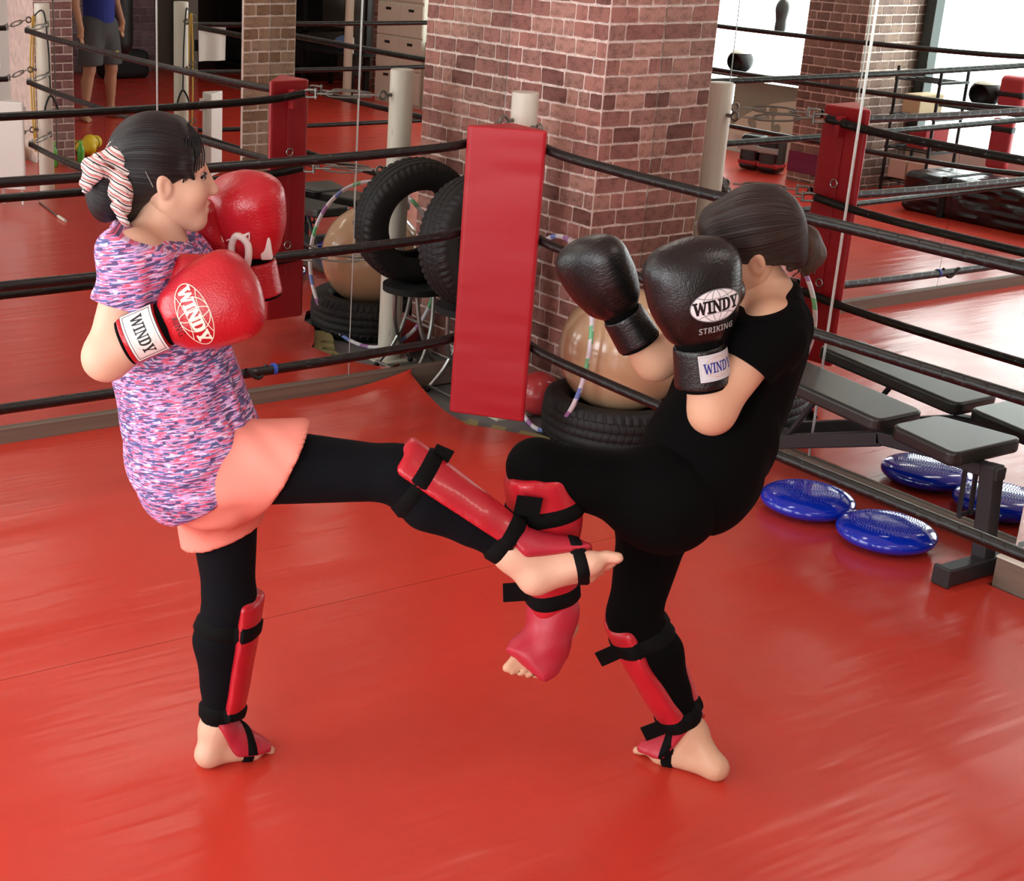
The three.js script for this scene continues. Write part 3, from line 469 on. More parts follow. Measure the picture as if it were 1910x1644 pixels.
{ // heavy bag, duffel bag, far wall
  const hb = thing('punching_bag', 'black hanging punching bag behind the standing man', 'punching bag', [-2.3, 0, 10.4]);
  mesh('bag', new THREE.CapsuleGeometry(0.17, 1.1, 8, 28).translate(0, 1.15, 0), M.black, hb); mesh('chain', bar(V(0, 1.85, 0), V(0, CEIL, 0), 0.01), M.steel, hb);
  const db = thing('duffel_bag', 'dark navy sports duffel bag on the floor by the far wall', 'bag', [-3.1, 0, 12.1]);
  mesh('body', rbox(0.62, 0.34, 0.34, 0.08, 0, 0.17, 0, 5), mat('#15181f', 0.7), db); mesh('handle', tube([V(-0.14, 0.32, 0.05), V(-0.08, 0.46, 0.05), V(0.08, 0.46, 0.05), V(0.14, 0.32, 0.05)], 0.012, 24, 8), M.black, db);
  const bp = thing('feature_wall', 'greyish violet brick-patterned panel on the far wall', 'wall panel', [0, 0, 0]);
  mesh('backing', box(1.9, 2.4, 0.03, -2.9, 1.2, RZ1 - 0.016), mat('#a79aa2', 0.8), bp); brickFace(bp, V(-1.95, 0, RZ1 - 0.031), V(-1, 0, 0), V(0, 0, -1), 1.9, 2.1, brickMatsCool, false, 0.1, 0.006);
  struct(mesh('door_1', merge([box(1.3, 2.1, 0.05, -5.3, 1.05, RZ1 - 0.03), box(0.06, 2.1, 0.06, -4.66, 1.05, RZ1 - 0.035)]), mat('#2c1f1a', 0.5)), 'dark brown door in the far wall');
  tag(mesh('wall_notice', box(0.16, 0.24, 0.004, -4.95, 1.55, RZ1 - 0.06), M.whitePaint), 'white paper notice on the dark brown door', 'notice');
  const lk = thing('metal_locker', 'narrow grey metal locker beside the dark door', 'locker', [-4.3, 0, 12.5]);
  mesh('body', box(0.42, 1.9, 0.4, 0, 0.95, 0), mat('#8d9088', 0.5), lk); mesh('door', box(0.38, 1.8, 0.012, 0, 0.95, -0.206), mat('#989b93', 0.5), lk); mesh('vent', box(0.12, 0.14, 0.006, 0.05, 0.35, -0.214), M.black, lk);
  const rk = thing('equipment_rack', 'black equipment rack filled with bags by the far wall', 'rack', [-5.35, 0, 11.75]);
  mesh('frame', merge([[-0.3, -0.8], [0.3, -0.8], [-0.3, 0.8], [0.3, 0.8]].map(([x, z]) => box(0.04, 1.7, 0.04, x, 0.85, z))), M.black, rk);
  for (const y of [0.12, 0.62, 1.12, 1.66]) mesh('shelf', box(0.64, 0.03, 1.64, 0, y, 0), M.black, rk);
  for (const [y, z, h, label] of [[0.135, -0.4, 0.34, 'dark gear bag at the window end of the lowest rack shelf'], [0.135, 0.4, 0.3, 'dark gear bag at the wall end of the lowest rack shelf'], [0.635, 0, 0.36, 'dark gear bag on the middle shelf of the black rack'], [1.135, 0.3, 0.3, 'dark gear bag on the upper shelf of the black rack']]) tag(mesh('gear_bag', rbox(0.5, h, 0.7, 0.07, -5.35, y + h / 2 + 0.004, 11.75 + z, 4), mat('#17181c', 0.7)), label, 'bag', 'gear bags on the rack');
}
{ // white steel cabinets, pole, box, bottle near the cabinets
  const c = thing('filing_cabinet', 'tall cream steel filing cabinet with recessed black handles', 'cabinet', [-5.2, 0, 8.7]);
  mesh('body', box(0.5, 1.82, 0.9, 0, 0.91, 0), mat('#e2e0d0', 0.45), c);
  for (const [y, h] of [[0.2, 0.34], [0.56, 0.34], [0.92, 0.34], [1.45, 0.66]]) { for (const z of [-0.225, 0.225]) { const d = mesh('drawer', rbox(0.014, h, 0.44, 0.004, 0.256, y, z), mat('#e6e4d6', 0.42), c); mesh('handle', box(0.006, 0.028, 0.1, 0.264, y + h * 0.32, z), M.black, d); } }
  const low = thing('filing_cabinet', 'low cream steel cabinet under the window beside the tall cabinet', 'cabinet', [-5.2, 0, 7.9]);
  mesh('body', box(0.5, 0.72, 0.6, 0, 0.36, 0), mat('#cfcdb8', 0.45), low); mesh('door', rbox(0.014, 0.64, 0.54, 0.004, 0.256, 0.36, 0), mat('#d6d4c0', 0.42), low);
  const p = thing('steel_pole', 'slim white painted steel pole beside the filing cabinets', 'pole', [-4.66, 0, 9.3]);
  mesh('pipe', new THREE.CylinderGeometry(0.05, 0.05, CEIL, 24).translate(0, CEIL / 2, 0), M.whitePaint, p); mesh('base', new THREE.CylinderGeometry(0.09, 0.09, 0.012, 24).translate(0, 0.006, 0), M.whitePaint, p);
  const bc = thing('brick_column', 'brick-patterned column behind the slim white pole', 'pillar', [0, 0, 0]);
  mesh('core', box(0.6, CEIL - 0.01, 0.5, -5.75, CEIL / 2, 9.75), M.mortar, bc); brickFace(bc, V(-5.45, 0, 10.0), V(0, 0, -1), V(1, 0, 0), 0.5, 2.0);
  tag(mesh('cardboard_box', rbox(0.36, 0.6, 0.4, 0.004, -5.2, 1.32 + 0.3, 9.75), mat('#a98050', 0.85)), 'brown cardboard box on the black stand near the pole', 'box');
  const st = thing('gear_stand', 'low black stand with gear in front of the brick column', 'stand', [-5.1, 0, 10.15]);
  mesh('frame', merge([box(0.5, 0.03, 1.2, 0, 0.45, 0), box(0.04, 0.45, 0.04, 0.2, 0.225, -0.56), box(0.04, 0.45, 0.04, 0.2, 0.225, 0.56), box(0.04, 0.45, 0.04, -0.2, 0.225, -0.56), box(0.04, 0.45, 0.04, -0.2, 0.225, 0.56)]), M.black, st);
  mesh('post', box(0.06, 1.32, 0.06, -0.1, 0.66, -0.4), M.black, st);
  const bt = thing('spray_bottle', 'white plastic spray bottle on the black stand', 'bottle', [-4.95, 0.466, 9.72]);
  mesh('body', new THREE.CylinderGeometry(0.04, 0.045, 0.18, 20).translate(0, 0.09, 0), M.whitePaint, bt); mesh('trigger', box(0.03, 0.06, 0.08, 0, 0.21, 0.02), M.whitePaint, bt);
  tag(mesh('blue_cloth', new THREE.SphereGeometry(0.12, 20, 14).scale(1, 0.7, 1.1).translate(-5.1, 0.551, 10.1), mat('#6b86b8', 0.9)), 'crumpled pale blue cloth on the black stand', 'cloth');
}
{ // window side: rack, shoes, pads, black crash mat
  const k = thing('wire_rack', 'black wire rack with shoes and boxes under the window', 'rack', [-5.8, 0, 2.42]);
  mesh('frame', merge([[-0.16, -0.2], [0.16, -0.2], [-0.16, 0.2], [0.16, 0.2]].map(([x, z]) => bar(V(x, 0, z), V(x, 1.0, z), 0.013))), M.black, k);
  for (const y of [0.1, 0.36, 0.62, 0.9]) mesh('shelf', merge([box(0.34, 0.02, 0.03, 0, y, -0.2), box(0.34, 0.02, 0.03, 0, y, 0.2), ...[-0.15, -0.05, 0.05, 0.15].map((x) => bar(V(x, y, -0.2), V(x, y, 0.2), 0.006))]), M.black, k);
  for (const [y, z, col, label] of [[0.11, -0.09, '#d8b8a8', 'pale pink shoe box at the window end of the lowest rack shelf'], [0.11, 0.09, '#d3b7a8', 'pale pink shoe box at the column end of the lowest rack shelf'], [0.37, -0.05, '#a02a30', 'dark red box on the second shelf of the wire rack'], [0.63, 0.05, '#c9b490', 'beige box on the upper rack shelf']]) tag(mesh('storage_box', rbox(0.28, 0.15, 0.165, 0.01, -5.8, y + 0.087, 2.42 + z), mat(col, 0.8)), label, 'box');
  const cm = thing('crash_mat', 'thick glossy black crash mat lying along the ropes', 'mat', [-5.38, 0, 1.35]);
  mesh('mat', rbox(0.5, 0.3, 1.35, 0.05, 0, 0.15, 0, 4), new THREE.MeshPhysicalMaterial({ color: '#16181c', roughness: 0.22, bumpMap: dataTex(128, 128, (x, y) => [noise(x * 9, y * 9, 9, 9) * 255], false), bumpScale: 0.03 }), cm);
  mesh('strap', box(0.51, 0.305, 0.05, 0, 0.151, 0.3), M.blackMatte, cm);
  const red = mat('#b23038', 0.5);
  const pads = [[-5.45, 3.62, 'black and red kick pad leaning near the column base'], [-5.45, 3.84, 'second black and red kick pad by the window glass']];
  pads.forEach(([x, z, label]) => { const t = thing('kick_pad', label, 'pad', [x, 0, z], 0.2, 'kick pads by the window'); mesh('body', rbox(0.17, 0.3, 0.19, 0.04, 0, 0.155, 0, 4), M.blackGloss, t); mesh('stripe', rbox(0.175, 0.05, 0.195, 0.02, 0, 0.07, 0), red, t); mesh('strap', rbox(0.02, 0.05, 0.2, 0.005, 0.09, 0.2, 0), M.steel, t); });
  const sill = struct(mesh('trim_1', merge([box(0.2, 0.035, 2.1, RX0 + 0.11, 0.715, 1.4), box(0.2, 0.035, 2.3, RX0 + 0.11, 0.715, 4.6)]), mat('#3a3f3e', 0.6)), 'dark window shelf');
  const hg = (z, label) => { const t = thing('head_guard', label, 'head guard', [RX0 + 0.13, 0.735, z], 0, 'head guards on the window shelf'); const f = minus(field([ell(V(0, 0.1, 0), [0.11, 0.11, 0.125], null, 0)]), field([ell(V(0.06, 0.08, 0), [0.09, 0.085, 0.085], null, 0)])); mesh('shell', netMesh(half(f, V(0, 0.002, 0), V(0, -1, 0)), V(-0.14, -0.03, -0.15), V(0.14, 0.23, 0.15), 0.01), M.black, t); mesh('crown', new THREE.SphereGeometry(0.1, 24, 10, 0, 7, 0, 1.0).scale(1.05, 1, 1.2).translate(0, 0.118, 0), M.whitePaint, t); };
  hg(2.05, 'black head guard with white crown beside the red body pad'); hg(4.62, 'black head guard with white crown left of the brick column'); 
  const bp = thing('body_pad', 'red and black body protector standing on the window shelf', 'pad', [RX0 + 0.13, 0.735, 1.8]); mesh('body', rbox(0.12, 0.26, 0.22, 0.04, 0, 0.13, 0, 4), red, bp); mesh('band', rbox(0.126, 0.07, 0.226, 0.03, 0, 0.12, 0, 3), M.black, bp);
  const sm = thing('shin_pad', 'red shin pad with black strap hanging under the window shelf', 'pad', [RX0 + 0.22, 0.3, 1.78]); mesh('body', rbox(0.06, 0.38, 0.18, 0.025, 0, 0.19, 0, 4), red, sm); mesh('strap', rbox(0.066, 0.06, 0.186, 0.02, 0, 0.3, 0), M.black, sm);
  const gd = canvasTex(256, 256, (c) => { c.fillStyle = '#cfd8c4'; c.fillRect(0, 0, 256, 256); c.fillStyle = '#8d9a8a'; c.beginPath(); c.moveTo(0, 0); c.lineTo(256, 0); c.lineTo(256, 60); c.quadraticCurveTo(90, 90, 0, 230); c.fill(); for (const [x, y, a, l] of [[120, 110, 0.9, 60], [170, 120, 1.5, 90], [90, 190, 1.1, 60], [190, 200, 1.9, 40]]) { c.save(); c.translate(x, y); c.rotate(a); c.fillRect(0, -6, l, 12); c.beginPath(); c.ellipse(0, 0, 26, 17, 0, 0, 7); c.fill(); c.restore(); } });
  tag(mesh('window_sticker', box(0.004, 0.5, 0.75, RX0 + 0.045, 0.41, 4.35), mat('#ffffff', 0.6, { map: gd })), 'pale green window film with grey leaf-like shapes', 'sticker');
  const sp = thing('hanging_glove', 'dark boxing glove hanging at the edge of the brick column', 'glove', [-5.7, 1.28, 3.95]); const gf = field([ell(V(0, 0.06, 0), [0.06, 0.09, 0.06], null, 0), cone(V(0, -0.02, 0), V(0, -0.1, 0), 0.045, 0.05, 0.03)]); mesh('shell', netMesh(gf, V(-0.1, -0.18, -0.1), V(0.1, 0.18, 0.1), 0.01), mat('#3c4444', 0.4), sp); mesh('lace', bar(V(0, -0.12, 0), V(0.02, 0.3, -0.06), 0.004), M.whitePaint, sp);
}
// ------------------------------------------------------------------ people
const C = {
  skin: mat('#deb195', 0.55, { sheen: 0.2, sheenRoughness: 0.6 }), skinWarm: mat('#d6a787', 0.55), skinPale: mat('#d9b59c', 0.6), skinMan: mat('#b98a6c', 0.6),
  navy: mat('#06080d', 0.9, { specularIntensity: 0.35 }), blackCloth: mat('#030303', 0.95, { specularIntensity: 0.25 }), blackKnit: mat('#030303', 0.92, { specularIntensity: 0.25 }), peach: mat('#f0917f', 0.8), strap: mat('#070707', 0.85, { specularIntensity: 0.35 }),
  redLeather: new THREE.MeshPhysicalMaterial({ color: '#bd1623', roughness: 0.33, clearcoat: 0.25, clearcoatRoughness: 0.3, bumpMap: dataTex(256, 256, (x, y) => [(noise(x * 8, y * 8, 8, 8) * 0.6 + noise(x * 70, y * 70, 70, 70) * 0.4) * 255], false, [6, 6]), bumpScale: 0.0016 }),
  redGuard: mat('#c01f2c', 0.36, { clearcoat: 0.2 }), redGuardSoft: mat('#b8283a', 0.45),
  blackLeather: new THREE.MeshPhysicalMaterial({ color: '#0b0d0c', roughness: 0.36, clearcoat: 0.2, clearcoatRoughness: 0.35, bumpMap: dataTex(256, 256, (x, y) => [(noise(x * 8, y * 8, 8, 8) * 0.6 + noise(x * 70, y * 70, 70, 70) * 0.4) * 255], false, [6, 6]), bumpScale: 0.0014 }),
  whiteLeather: mat('#ebe3dc', 0.45), nail: mat('#c9a596', 0.35),
};
const strandTex = (r, g, b, amp) => dataTex(512, 64, (x, y) => { const n = noise(x * 180, y * 3, 180, 3) * 0.6 + noise(x * 60, y * 2, 60, 2) * 0.4, k = 1 - amp + 2 * amp * n; return [r * k, g * k, b * k]; });
const strandBump = dataTex(512, 32, (x, y) => [noise(x * 200, y * 3, 200, 3) * 255], false);
const hairBlack = new THREE.MeshPhysicalMaterial({ map: strandTex(9, 8, 9, 0.5), roughness: 0.52, bumpMap: strandBump, bumpScale: 0.0015 });
const hairBrown = new THREE.MeshPhysicalMaterial({ map: strandTex(34, 22, 14, 0.4), roughness: 0.52, bumpMap: strandBump, bumpScale: 0.002 });
const hairTip = new THREE.MeshPhysicalMaterial({ map: strandTex(64, 42, 24, 0.4), roughness: 0.55, bumpMap: strandBump, bumpScale: 0.002 });
const heather = dataTex(1024, 1024, (x, y) => {                       // streaky space-dyed knit
  const wob = noise(x * 5, y * 5, 5, 5) * 0.012, n = noise(x * 26, (y + wob) * 190, 26, 190), m = noise(x * 22 + 7, (y + wob) * 150 + 3, 22, 150), q = noise(x * 30 + 3, (y + wob) * 170 + 11, 30, 170), z = noise(x * 4, y * 4, 4, 4) * 0.16;
  let c = [214, 170, 222]; if (n > 0.5) c = [226, 128, 170]; if (m + z > 0.7) c = [96, 104, 160]; if (q + z > 0.78) c = [92, 70, 116]; if (q < 0.26) c = [238, 214, 244]; if (n > 0.72 && m < 0.5) c = [233, 98, 130];
  const k = 0.92 + 0.1 * noise(x * 300, y * 300, 300, 300); return c.map((v) => v * k);
});
const plus = (a, ...more) => { const p = a.clone(); for (let i = 0; i < more.length; i += 2) p.addScaledVector(more[i], more[i + 1]); return p; };
const folds = (f, amp, d1, d2) => (x, y, z) => { const v = f(x, y, z); if (v > 0.05 || v < -0.05) return v; const a = x * d1.x + y * d1.y + z * d1.z, b = x * d2.x + y * d2.y + z * d2.z; return v + amp * Math.sin(a + 2.2 * Math.sin(b) + 1.3 * Math.sin(b * 0.37 + a * 0.21)) * (0.5 + 0.5 * Math.sin(b * 0.53 + 1)); };

function legPrims(hip, knee, ank, back, s = 1, g = 0) {
  const calf = knee.clone().lerp(ank, 0.3).addScaledVector(back, 0.02 * s);
  return [cone(hip, knee, 0.09 * s + g, 0.058 * s + g, 0.04), cone(knee, ank, 0.054 * s + g, 0.035 * s + g, 0.04), cone(knee.clone().lerp(ank, 0.16).addScaledVector(back, 0.012 * s), calf, 0.05 * s + g, 0.053 * s + g, 0.03), cone(calf, knee.clone().lerp(ank, 0.62).addScaledVector(back, 0.006 * s), 0.053 * s + g, 0.038 * s + g, 0.03)];
}
const shinPrims = (...a) => legPrims(...a).slice(1);
function footPrims(ank, heel, toe, up, big, fs = 1) {
  const fwd = toe.clone().sub(heel).normalize(), L = toe.distanceTo(heel) + 0.04, u = up.clone().addScaledVector(fwd, -up.dot(fwd)).normalize(), lat = new THREE.Vector3().crossVectors(u, fwd).multiplyScalar(big);
  const at = (f, l, h) => plus(heel, fwd, f * L, lat, l, u, h), P = [];
  P.push(cone(ank, heel, 0.036 * fs, 0.031 * fs * fs, 0.03), cone(ank, at(0.42, 0.004, 0.024), 0.037 * fs, 0.03 * fs, 0.03), cone(at(0.42, 0.004, 0.024), at(0.66, 0.012, 0.004), 0.03, 0.021, 0.02), cone(heel, at(0.64, 0.026, -0.004), 0.028 * fs, 0.021 * fs, 0.02), cone(heel, at(0.6, -0.024, -0.006), 0.027 * fs, 0.018 * fs, 0.02), cone(at(0.64, 0.026, -0.004), at(0.6, -0.026, -0.006), 0.02, 0.017, 0.02));
  const len = [0.27, 0.275, 0.25, 0.215, 0.17], r = [0.0125, 0.0092, 0.0088, 0.0084, 0.0085];
  for (let i = 0; i < 5; i++) { const l = 0.03 - 0.0148 * i, b = at(0.655 - 0.02 * i, l, -0.004), m = at(0.66 - 0.02 * i + len[i] * 0.55, l * 1.08, 0.002), t = at(0.66 - 0.02 * i + len[i], l * 1.12, -0.008); P.push(cone(b, m, r[i] * 1.15 * fs, r[i] * fs, 0.008), cone(m, t, r[i] * fs, r[i] * 0.95 * fs, 0.003)); }
  return { prims: P, fwd, up: u, lat, L, at };
}
function headField() {                                                // local: z forward, y up, x to the person's left
  const p = [ell(V(0, 0.04, -0.018), [0.076, 0.088, 0.095], null, 0), ell(V(0, -0.032, 0.03), [0.06, 0.078, 0.066], null, 0.03), cone(V(-0.048, -0.046, 0.006), V(-0.02, -0.092, 0.058), 0.024, 0.02, 0.04), cone(V(0.048, -0.046, 0.006), V(0.02, -0.092, 0.058), 0.024, 0.02, 0.04), cone(V(-0.01, -0.1, 0.07), V(0.01, -0.1, 0.07), 0.02, 0.02, 0.025),
    cone(V(-0.034, 0.03, 0.072), V(0.034, 0.03, 0.072), 0.02, 0.02, 0.02), cone(V(0, 0.012, 0.09), V(0, -0.03, 0.11), 0.009, 0.011, 0.014), ell(V(0, -0.036, 0.108), [0.016, 0.009, 0.013], null, 0.01),
    ell(V(-0.036, -0.03, 0.062), [0.03, 0.028, 0.028], null, 0.03), ell(V(0.036, -0.03, 0.062), [0.03, 0.028, 0.028], null, 0.03),
    cone(V(-0.017, -0.062, 0.093), V(0.017, -0.062, 0.093), 0.007, 0.007, 0.008), cone(V(-0.013, -0.076, 0.091), V(0.013, -0.076, 0.091), 0.0078, 0.0078, 0.008)];
  for (const s of [-1, 1]) p.push(ell(V(s * 0.077, -0.008, -0.004), [0.011, 0.031, 0.019], [V(0.9, 0, s * 0.43), V(0, 0.98, -0.18), V(-s * 0.43, 0.18, 0.88)], 0.006));
  let f = field(p);
  const holes = []; for (const s of [-1, 1]) holes.push(ell(V(s * 0.033, 0.004, 0.095), [0.017, 0.011, 0.013], null, 0), ell(V(s * 0.09, -0.008, 0.0), [0.009, 0.018, 0.009], null, 0.0));
  holes.push(cone(V(-0.018, -0.069, 0.101), V(0.018, -0.069, 0.101), 0.0022, 0.0022, 0));
  return minus(f, field(holes), 0.008);
}
const frameOf = (origin, fwd, up) => { const z = fwd.clone().normalize(), x = new THREE.Vector3().crossVectors(up, z).normalize(), y = new THREE.Vector3().crossVectors(z, x); return new THREE.Matrix4().makeBasis(x, y, z).setPosition(origin); };
const eyeWhite = mat('#cbbfb5', 0.25), eyeDark = mat('#16100c', 0.2), lipMat = mat('#b5605a', 0.45);
function addFace(person, m) {
  for (const s of [-1, 1]) {
    mesh('eye', new THREE.SphereGeometry(0.0105, 18, 14).translate(s * 0.032, 0.003, 0.0805).applyMatrix4(m), eyeWhite, person);
    mesh('iris', new THREE.SphereGeometry(0.0062, 14, 10).scale(1, 1, 0.5).translate(s * 0.033, 0.003, 0.0895).applyMatrix4(m), eyeDark, person);
    mesh('eyelid', tube([V(s * 0.018, 0.007, 0.087), V(s * 0.032, 0.0105, 0.0925), V(s * 0.049, 0.004, 0.081)], 0.003, 16, 6).applyMatrix4(m), eyeDark, person);
    mesh('eyebrow', tube([V(s * 0.015, 0.031, 0.0925), V(s * 0.034, 0.036, 0.0895), V(s * 0.054, 0.028, 0.074)], 0.0022, 16, 6).applyMatrix4(m), eyeDark, person);
  }
  mesh('lips', merge([tube([V(-0.02, -0.067, 0.09), V(-0.008, -0.0625, 0.0995), V(0.008, -0.0625, 0.0995), V(0.02, -0.067, 0.09)], 0.0036, 18, 8), tube([V(-0.018, -0.0735, 0.09), V(0, -0.077, 0.099), V(0.018, -0.0735, 0.09)], 0.0042, 18, 8)]).applyMatrix4(m), lipMat, person);
}

// gloves: local y from wrist to knuckles, z out of the back of the hand, thumb on the side tx
const emblem = (ink, paper, line, text, o = {}) => canvasTex(512, 300, (c, w, h) => {
  c.clearRect(0, 0, w, h); c.lineWidth = 7; c.strokeStyle = line;
  if (paper) { c.fillStyle = paper; c.beginPath(); if (o.rect) c.rect(4, 4, w - 8, h - 8); else c.ellipse(w / 2, h / 2, w / 2 - 8, h / 2 - 8, 0, 0, 7); c.fill(); }
  if (o.rect) { c.lineWidth = 6; c.strokeStyle = o.border || ink; c.strokeRect(24, 24, w - 48, h - 48); c.strokeStyle = line; c.lineWidth = 4; }
  const a = o.rect ? w / 2 - 60 : w / 2 - 12, b = o.rect ? h / 2 - 40 : h / 2 - 12;
  for (const k of [1, 0.55, 0.18]) { c.beginPath(); c.ellipse(w / 2, h / 2, a * k, b, 0, 0, 7); c.stroke(); }
  c.save(); c.beginPath(); c.ellipse(w / 2, h / 2, a, b, 0, 0, 7); c.clip(); for (const k of [-1, 1]) { c.beginPath(); c.ellipse(w / 2, h / 2 + k * b * 1.15, a * 0.95, b * 0.7, 0, 0, 7); c.stroke(); } c.restore();
  c.fillStyle = ink; c.textAlign = 'center'; c.textBaseline = 'middle'; c.font = 'bold 150px serif'; c.save(); c.translate(w / 2, h / 2 + 4); c.scale(o.sx || 0.8, 1); c.lineWidth = o.rect ? 4 : 9; c.strokeStyle = ink; c.lineJoin = 'round'; c.strokeText(text, 0, 0); c.fillText(text, 0, 0); c.restore();
});
const word = (text, ink, font = 'bold 96px sans-serif') => canvasTex(512, 128, (c, w, h) => { c.clearRect(0, 0, w, h); c.fillStyle = ink; c.font = font; c.textAlign = 'center'; c.textBaseline = 'middle'; c.fillText(text, w / 2, h / 2); });
const print = (map) => new THREE.MeshPhysicalMaterial({ map, alphaTest: 0.4, transparent: false, roughness: 0.45, side: THREE.DoubleSide });
function glove(person, wrist, dir, back, tx, leather, cuffMat, size, prints, name = 'boxing_glove') {
  const y = dir.clone().normalize(), z = back.clone().addScaledVector(y, -back.dot(y)).normalize(), x = new THREE.Vector3().crossVectors(y, z), m = new THREE.Matrix4().makeBasis(x, y, z).scale(V(size, size, size)).setPosition(wrist);
  const g = new THREE.Group(); g.name = name; person.add(g);
  const fist = field([ell(V(0, 0.112, 0.004), [0.079, 0.105, 0.066], null, 0), cone(V(-0.046, 0.162, 0), V(0.046, 0.162, 0), 0.05, 0.05, 0.04), cone(V(-0.03, 0.1, 0), V(-0.02, 0.06, 0), 0.05, 0.044, 0.04), cone(V(0.03, 0.1, 0), V(0.02, 0.06, 0), 0.05, 0.044, 0.04), ell(V(0, 0.15, -0.03), [0.07, 0.05, 0.045], null, 0.02)]);
  const thumb = field([cone(V(tx * 0.05, 0.035, -0.03), V(tx * 0.084, 0.09, -0.04), 0.026, 0.03, 0.01), cone(V(tx * 0.084, 0.09, -0.04), V(tx * 0.07, 0.145, -0.05), 0.03, 0.027, 0.02)]);
  const seam = (f) => (X, Y, Z) => { const v = f(X, Y, Z); return v < 0.02 && v > -0.02 ? v + 0.0016 * Math.sin(X * 150) * Math.exp(-Math.pow((Y - 0.045) / 0.02, 2)) : v; };
  mesh('fist', netMesh(seam(fist), V(-0.12, -0.04, -0.12), V(0.12, 0.25, 0.12), 0.006).applyMatrix4(m), leather, g);
  mesh('thumb', netMesh(thumb, V(-0.15, -0.02, -0.12), V(0.15, 0.2, 0.03), 0.006).applyMatrix4(m), leather, g);
  const cuff = half(half(field([cone(V(0, 0.02, 0), V(0, -0.09, 0), 0.05, 0.056, 0)]), V(0, 0.006, 0), V(0, 1, 0)), V(0, -0.078, 0), V(0, -1, 0));
  mesh('cuff', netMesh(cuff, V(-0.08, -0.1, -0.08), V(0.08, 0.05, 0.08), 0.005).applyMatrix4(m), cuffMat, g);
  mesh('wrist_gap', new THREE.CylinderGeometry(0.047, 0.046, 0.03, 32).translate(0, 0.022, 0).applyMatrix4(m), C.blackKnit, g);
  mesh('cuff_lining', new THREE.TorusGeometry(0.047, 0.006, 8, 32).rotateX(Math.PI / 2).translate(0, -0.078, 0).applyMatrix4(m), C.blackKnit, g);
  for (const p of prints) mesh(p.name, patch(p.on === 'cuff' ? cuff : fist, V(p.x || 0, p.y, 0.0), V(1, 0, 0).applyAxisAngle(V(0, 1, 0), p.turn || 0), V(0, 1, 0), p.w, p.h, p.lift || 0.0012).applyMatrix4(m), p.mat, g);
  return { g, m };
}
// shin guards: shell over the front of the shin, instep pad and straps
function shinGuard(person, legF, knee, ank, front, o = {}) {
  const ax = knee.clone().sub(ank).normalize(), fr = front.clone().addScaledVector(ax, -front.dot(ax)).normalize(), L = knee.distanceTo(ank), top = plus(ank, ax, L * (o.top ?? 0.98)), bot = plus(ank, ax, L * (o.bottom ?? 0.1));
  const g = new THREE.Group(); g.name = 'shin_guard'; person.add(g);
  const shell = half(half(half(grow(legF, 0.02), plus(knee, fr, o.wrap ?? -0.012), fr.clone().negate(), 0.012), top, ax, 0.02), bot, ax.clone().negate(), 0.02);
  const ridge = half(half(field([cone(plus(top, fr, 0.062), plus(bot, fr, 0.045), 0.026, 0.02, 0)]), top, ax, 0.01), bot, ax.clone().negate(), 0.01);
  const f = either(shell, ridge, 0.03), [lo, hi] = around([plus(knee, ax, 0.08), ank], 0.13);
  mesh('shell', netMesh(f, lo, hi, 0.0065), C.redGuard, g);
  const bodyF = either(legF, f, 0);
  for (const t of o.straps || [0.78, 0.16]) mesh('strap', wrapBand(bodyF, plus(ank, ax, L * t), ax, 0.05, 0.005), C.strap, g);
  for (const [p, d, w, l] of o.tabs || []) mesh('strap_end', new RoundedBoxGeometry(l, w, 0.006, 2, 0.002).applyMatrix4(frameOf(p, V(NH.x, 0.1, NH.z).multiplyScalar(-1), new THREE.Vector3().crossVectors(d, NH).normalize())), C.strap, g);
  if (o.foot) {
    const ft = o.foot, ff = field(ft.prims), pad = half(half(half(half(grow(ff, o.padGrow ?? 0.016), ft.at(0.3, 0, o.padLow ?? 0.002), ft.up.clone().negate(), 0.01), ft.at(o.padEnd ?? 0.78, 0, 0), ft.fwd, 0.012), plus(ank, ax, 0.06), ax, 0.01), plus(ank, ft.fwd, 0.0), plus(V(0, 0, 0), ft.fwd, -0.85, ft.up, -0.5).normalize(), 0.01), [a, b] = around([ft.at(-0.1, 0, 0), ft.at(1, 0, 0), ank], 0.07);
    mesh('instep_pad', netMesh(pad, a, b, 0.006), C.redGuardSoft, g);
    if (!o.bare) mesh('foot_strap', wrapBand(either(ff, pad, 0), ft.at(0.52, 0, 0), ft.fwd, 0.035, 0.004, 40, 0.12), C.strap, g);
  }
  return { g, f: bodyF };
}
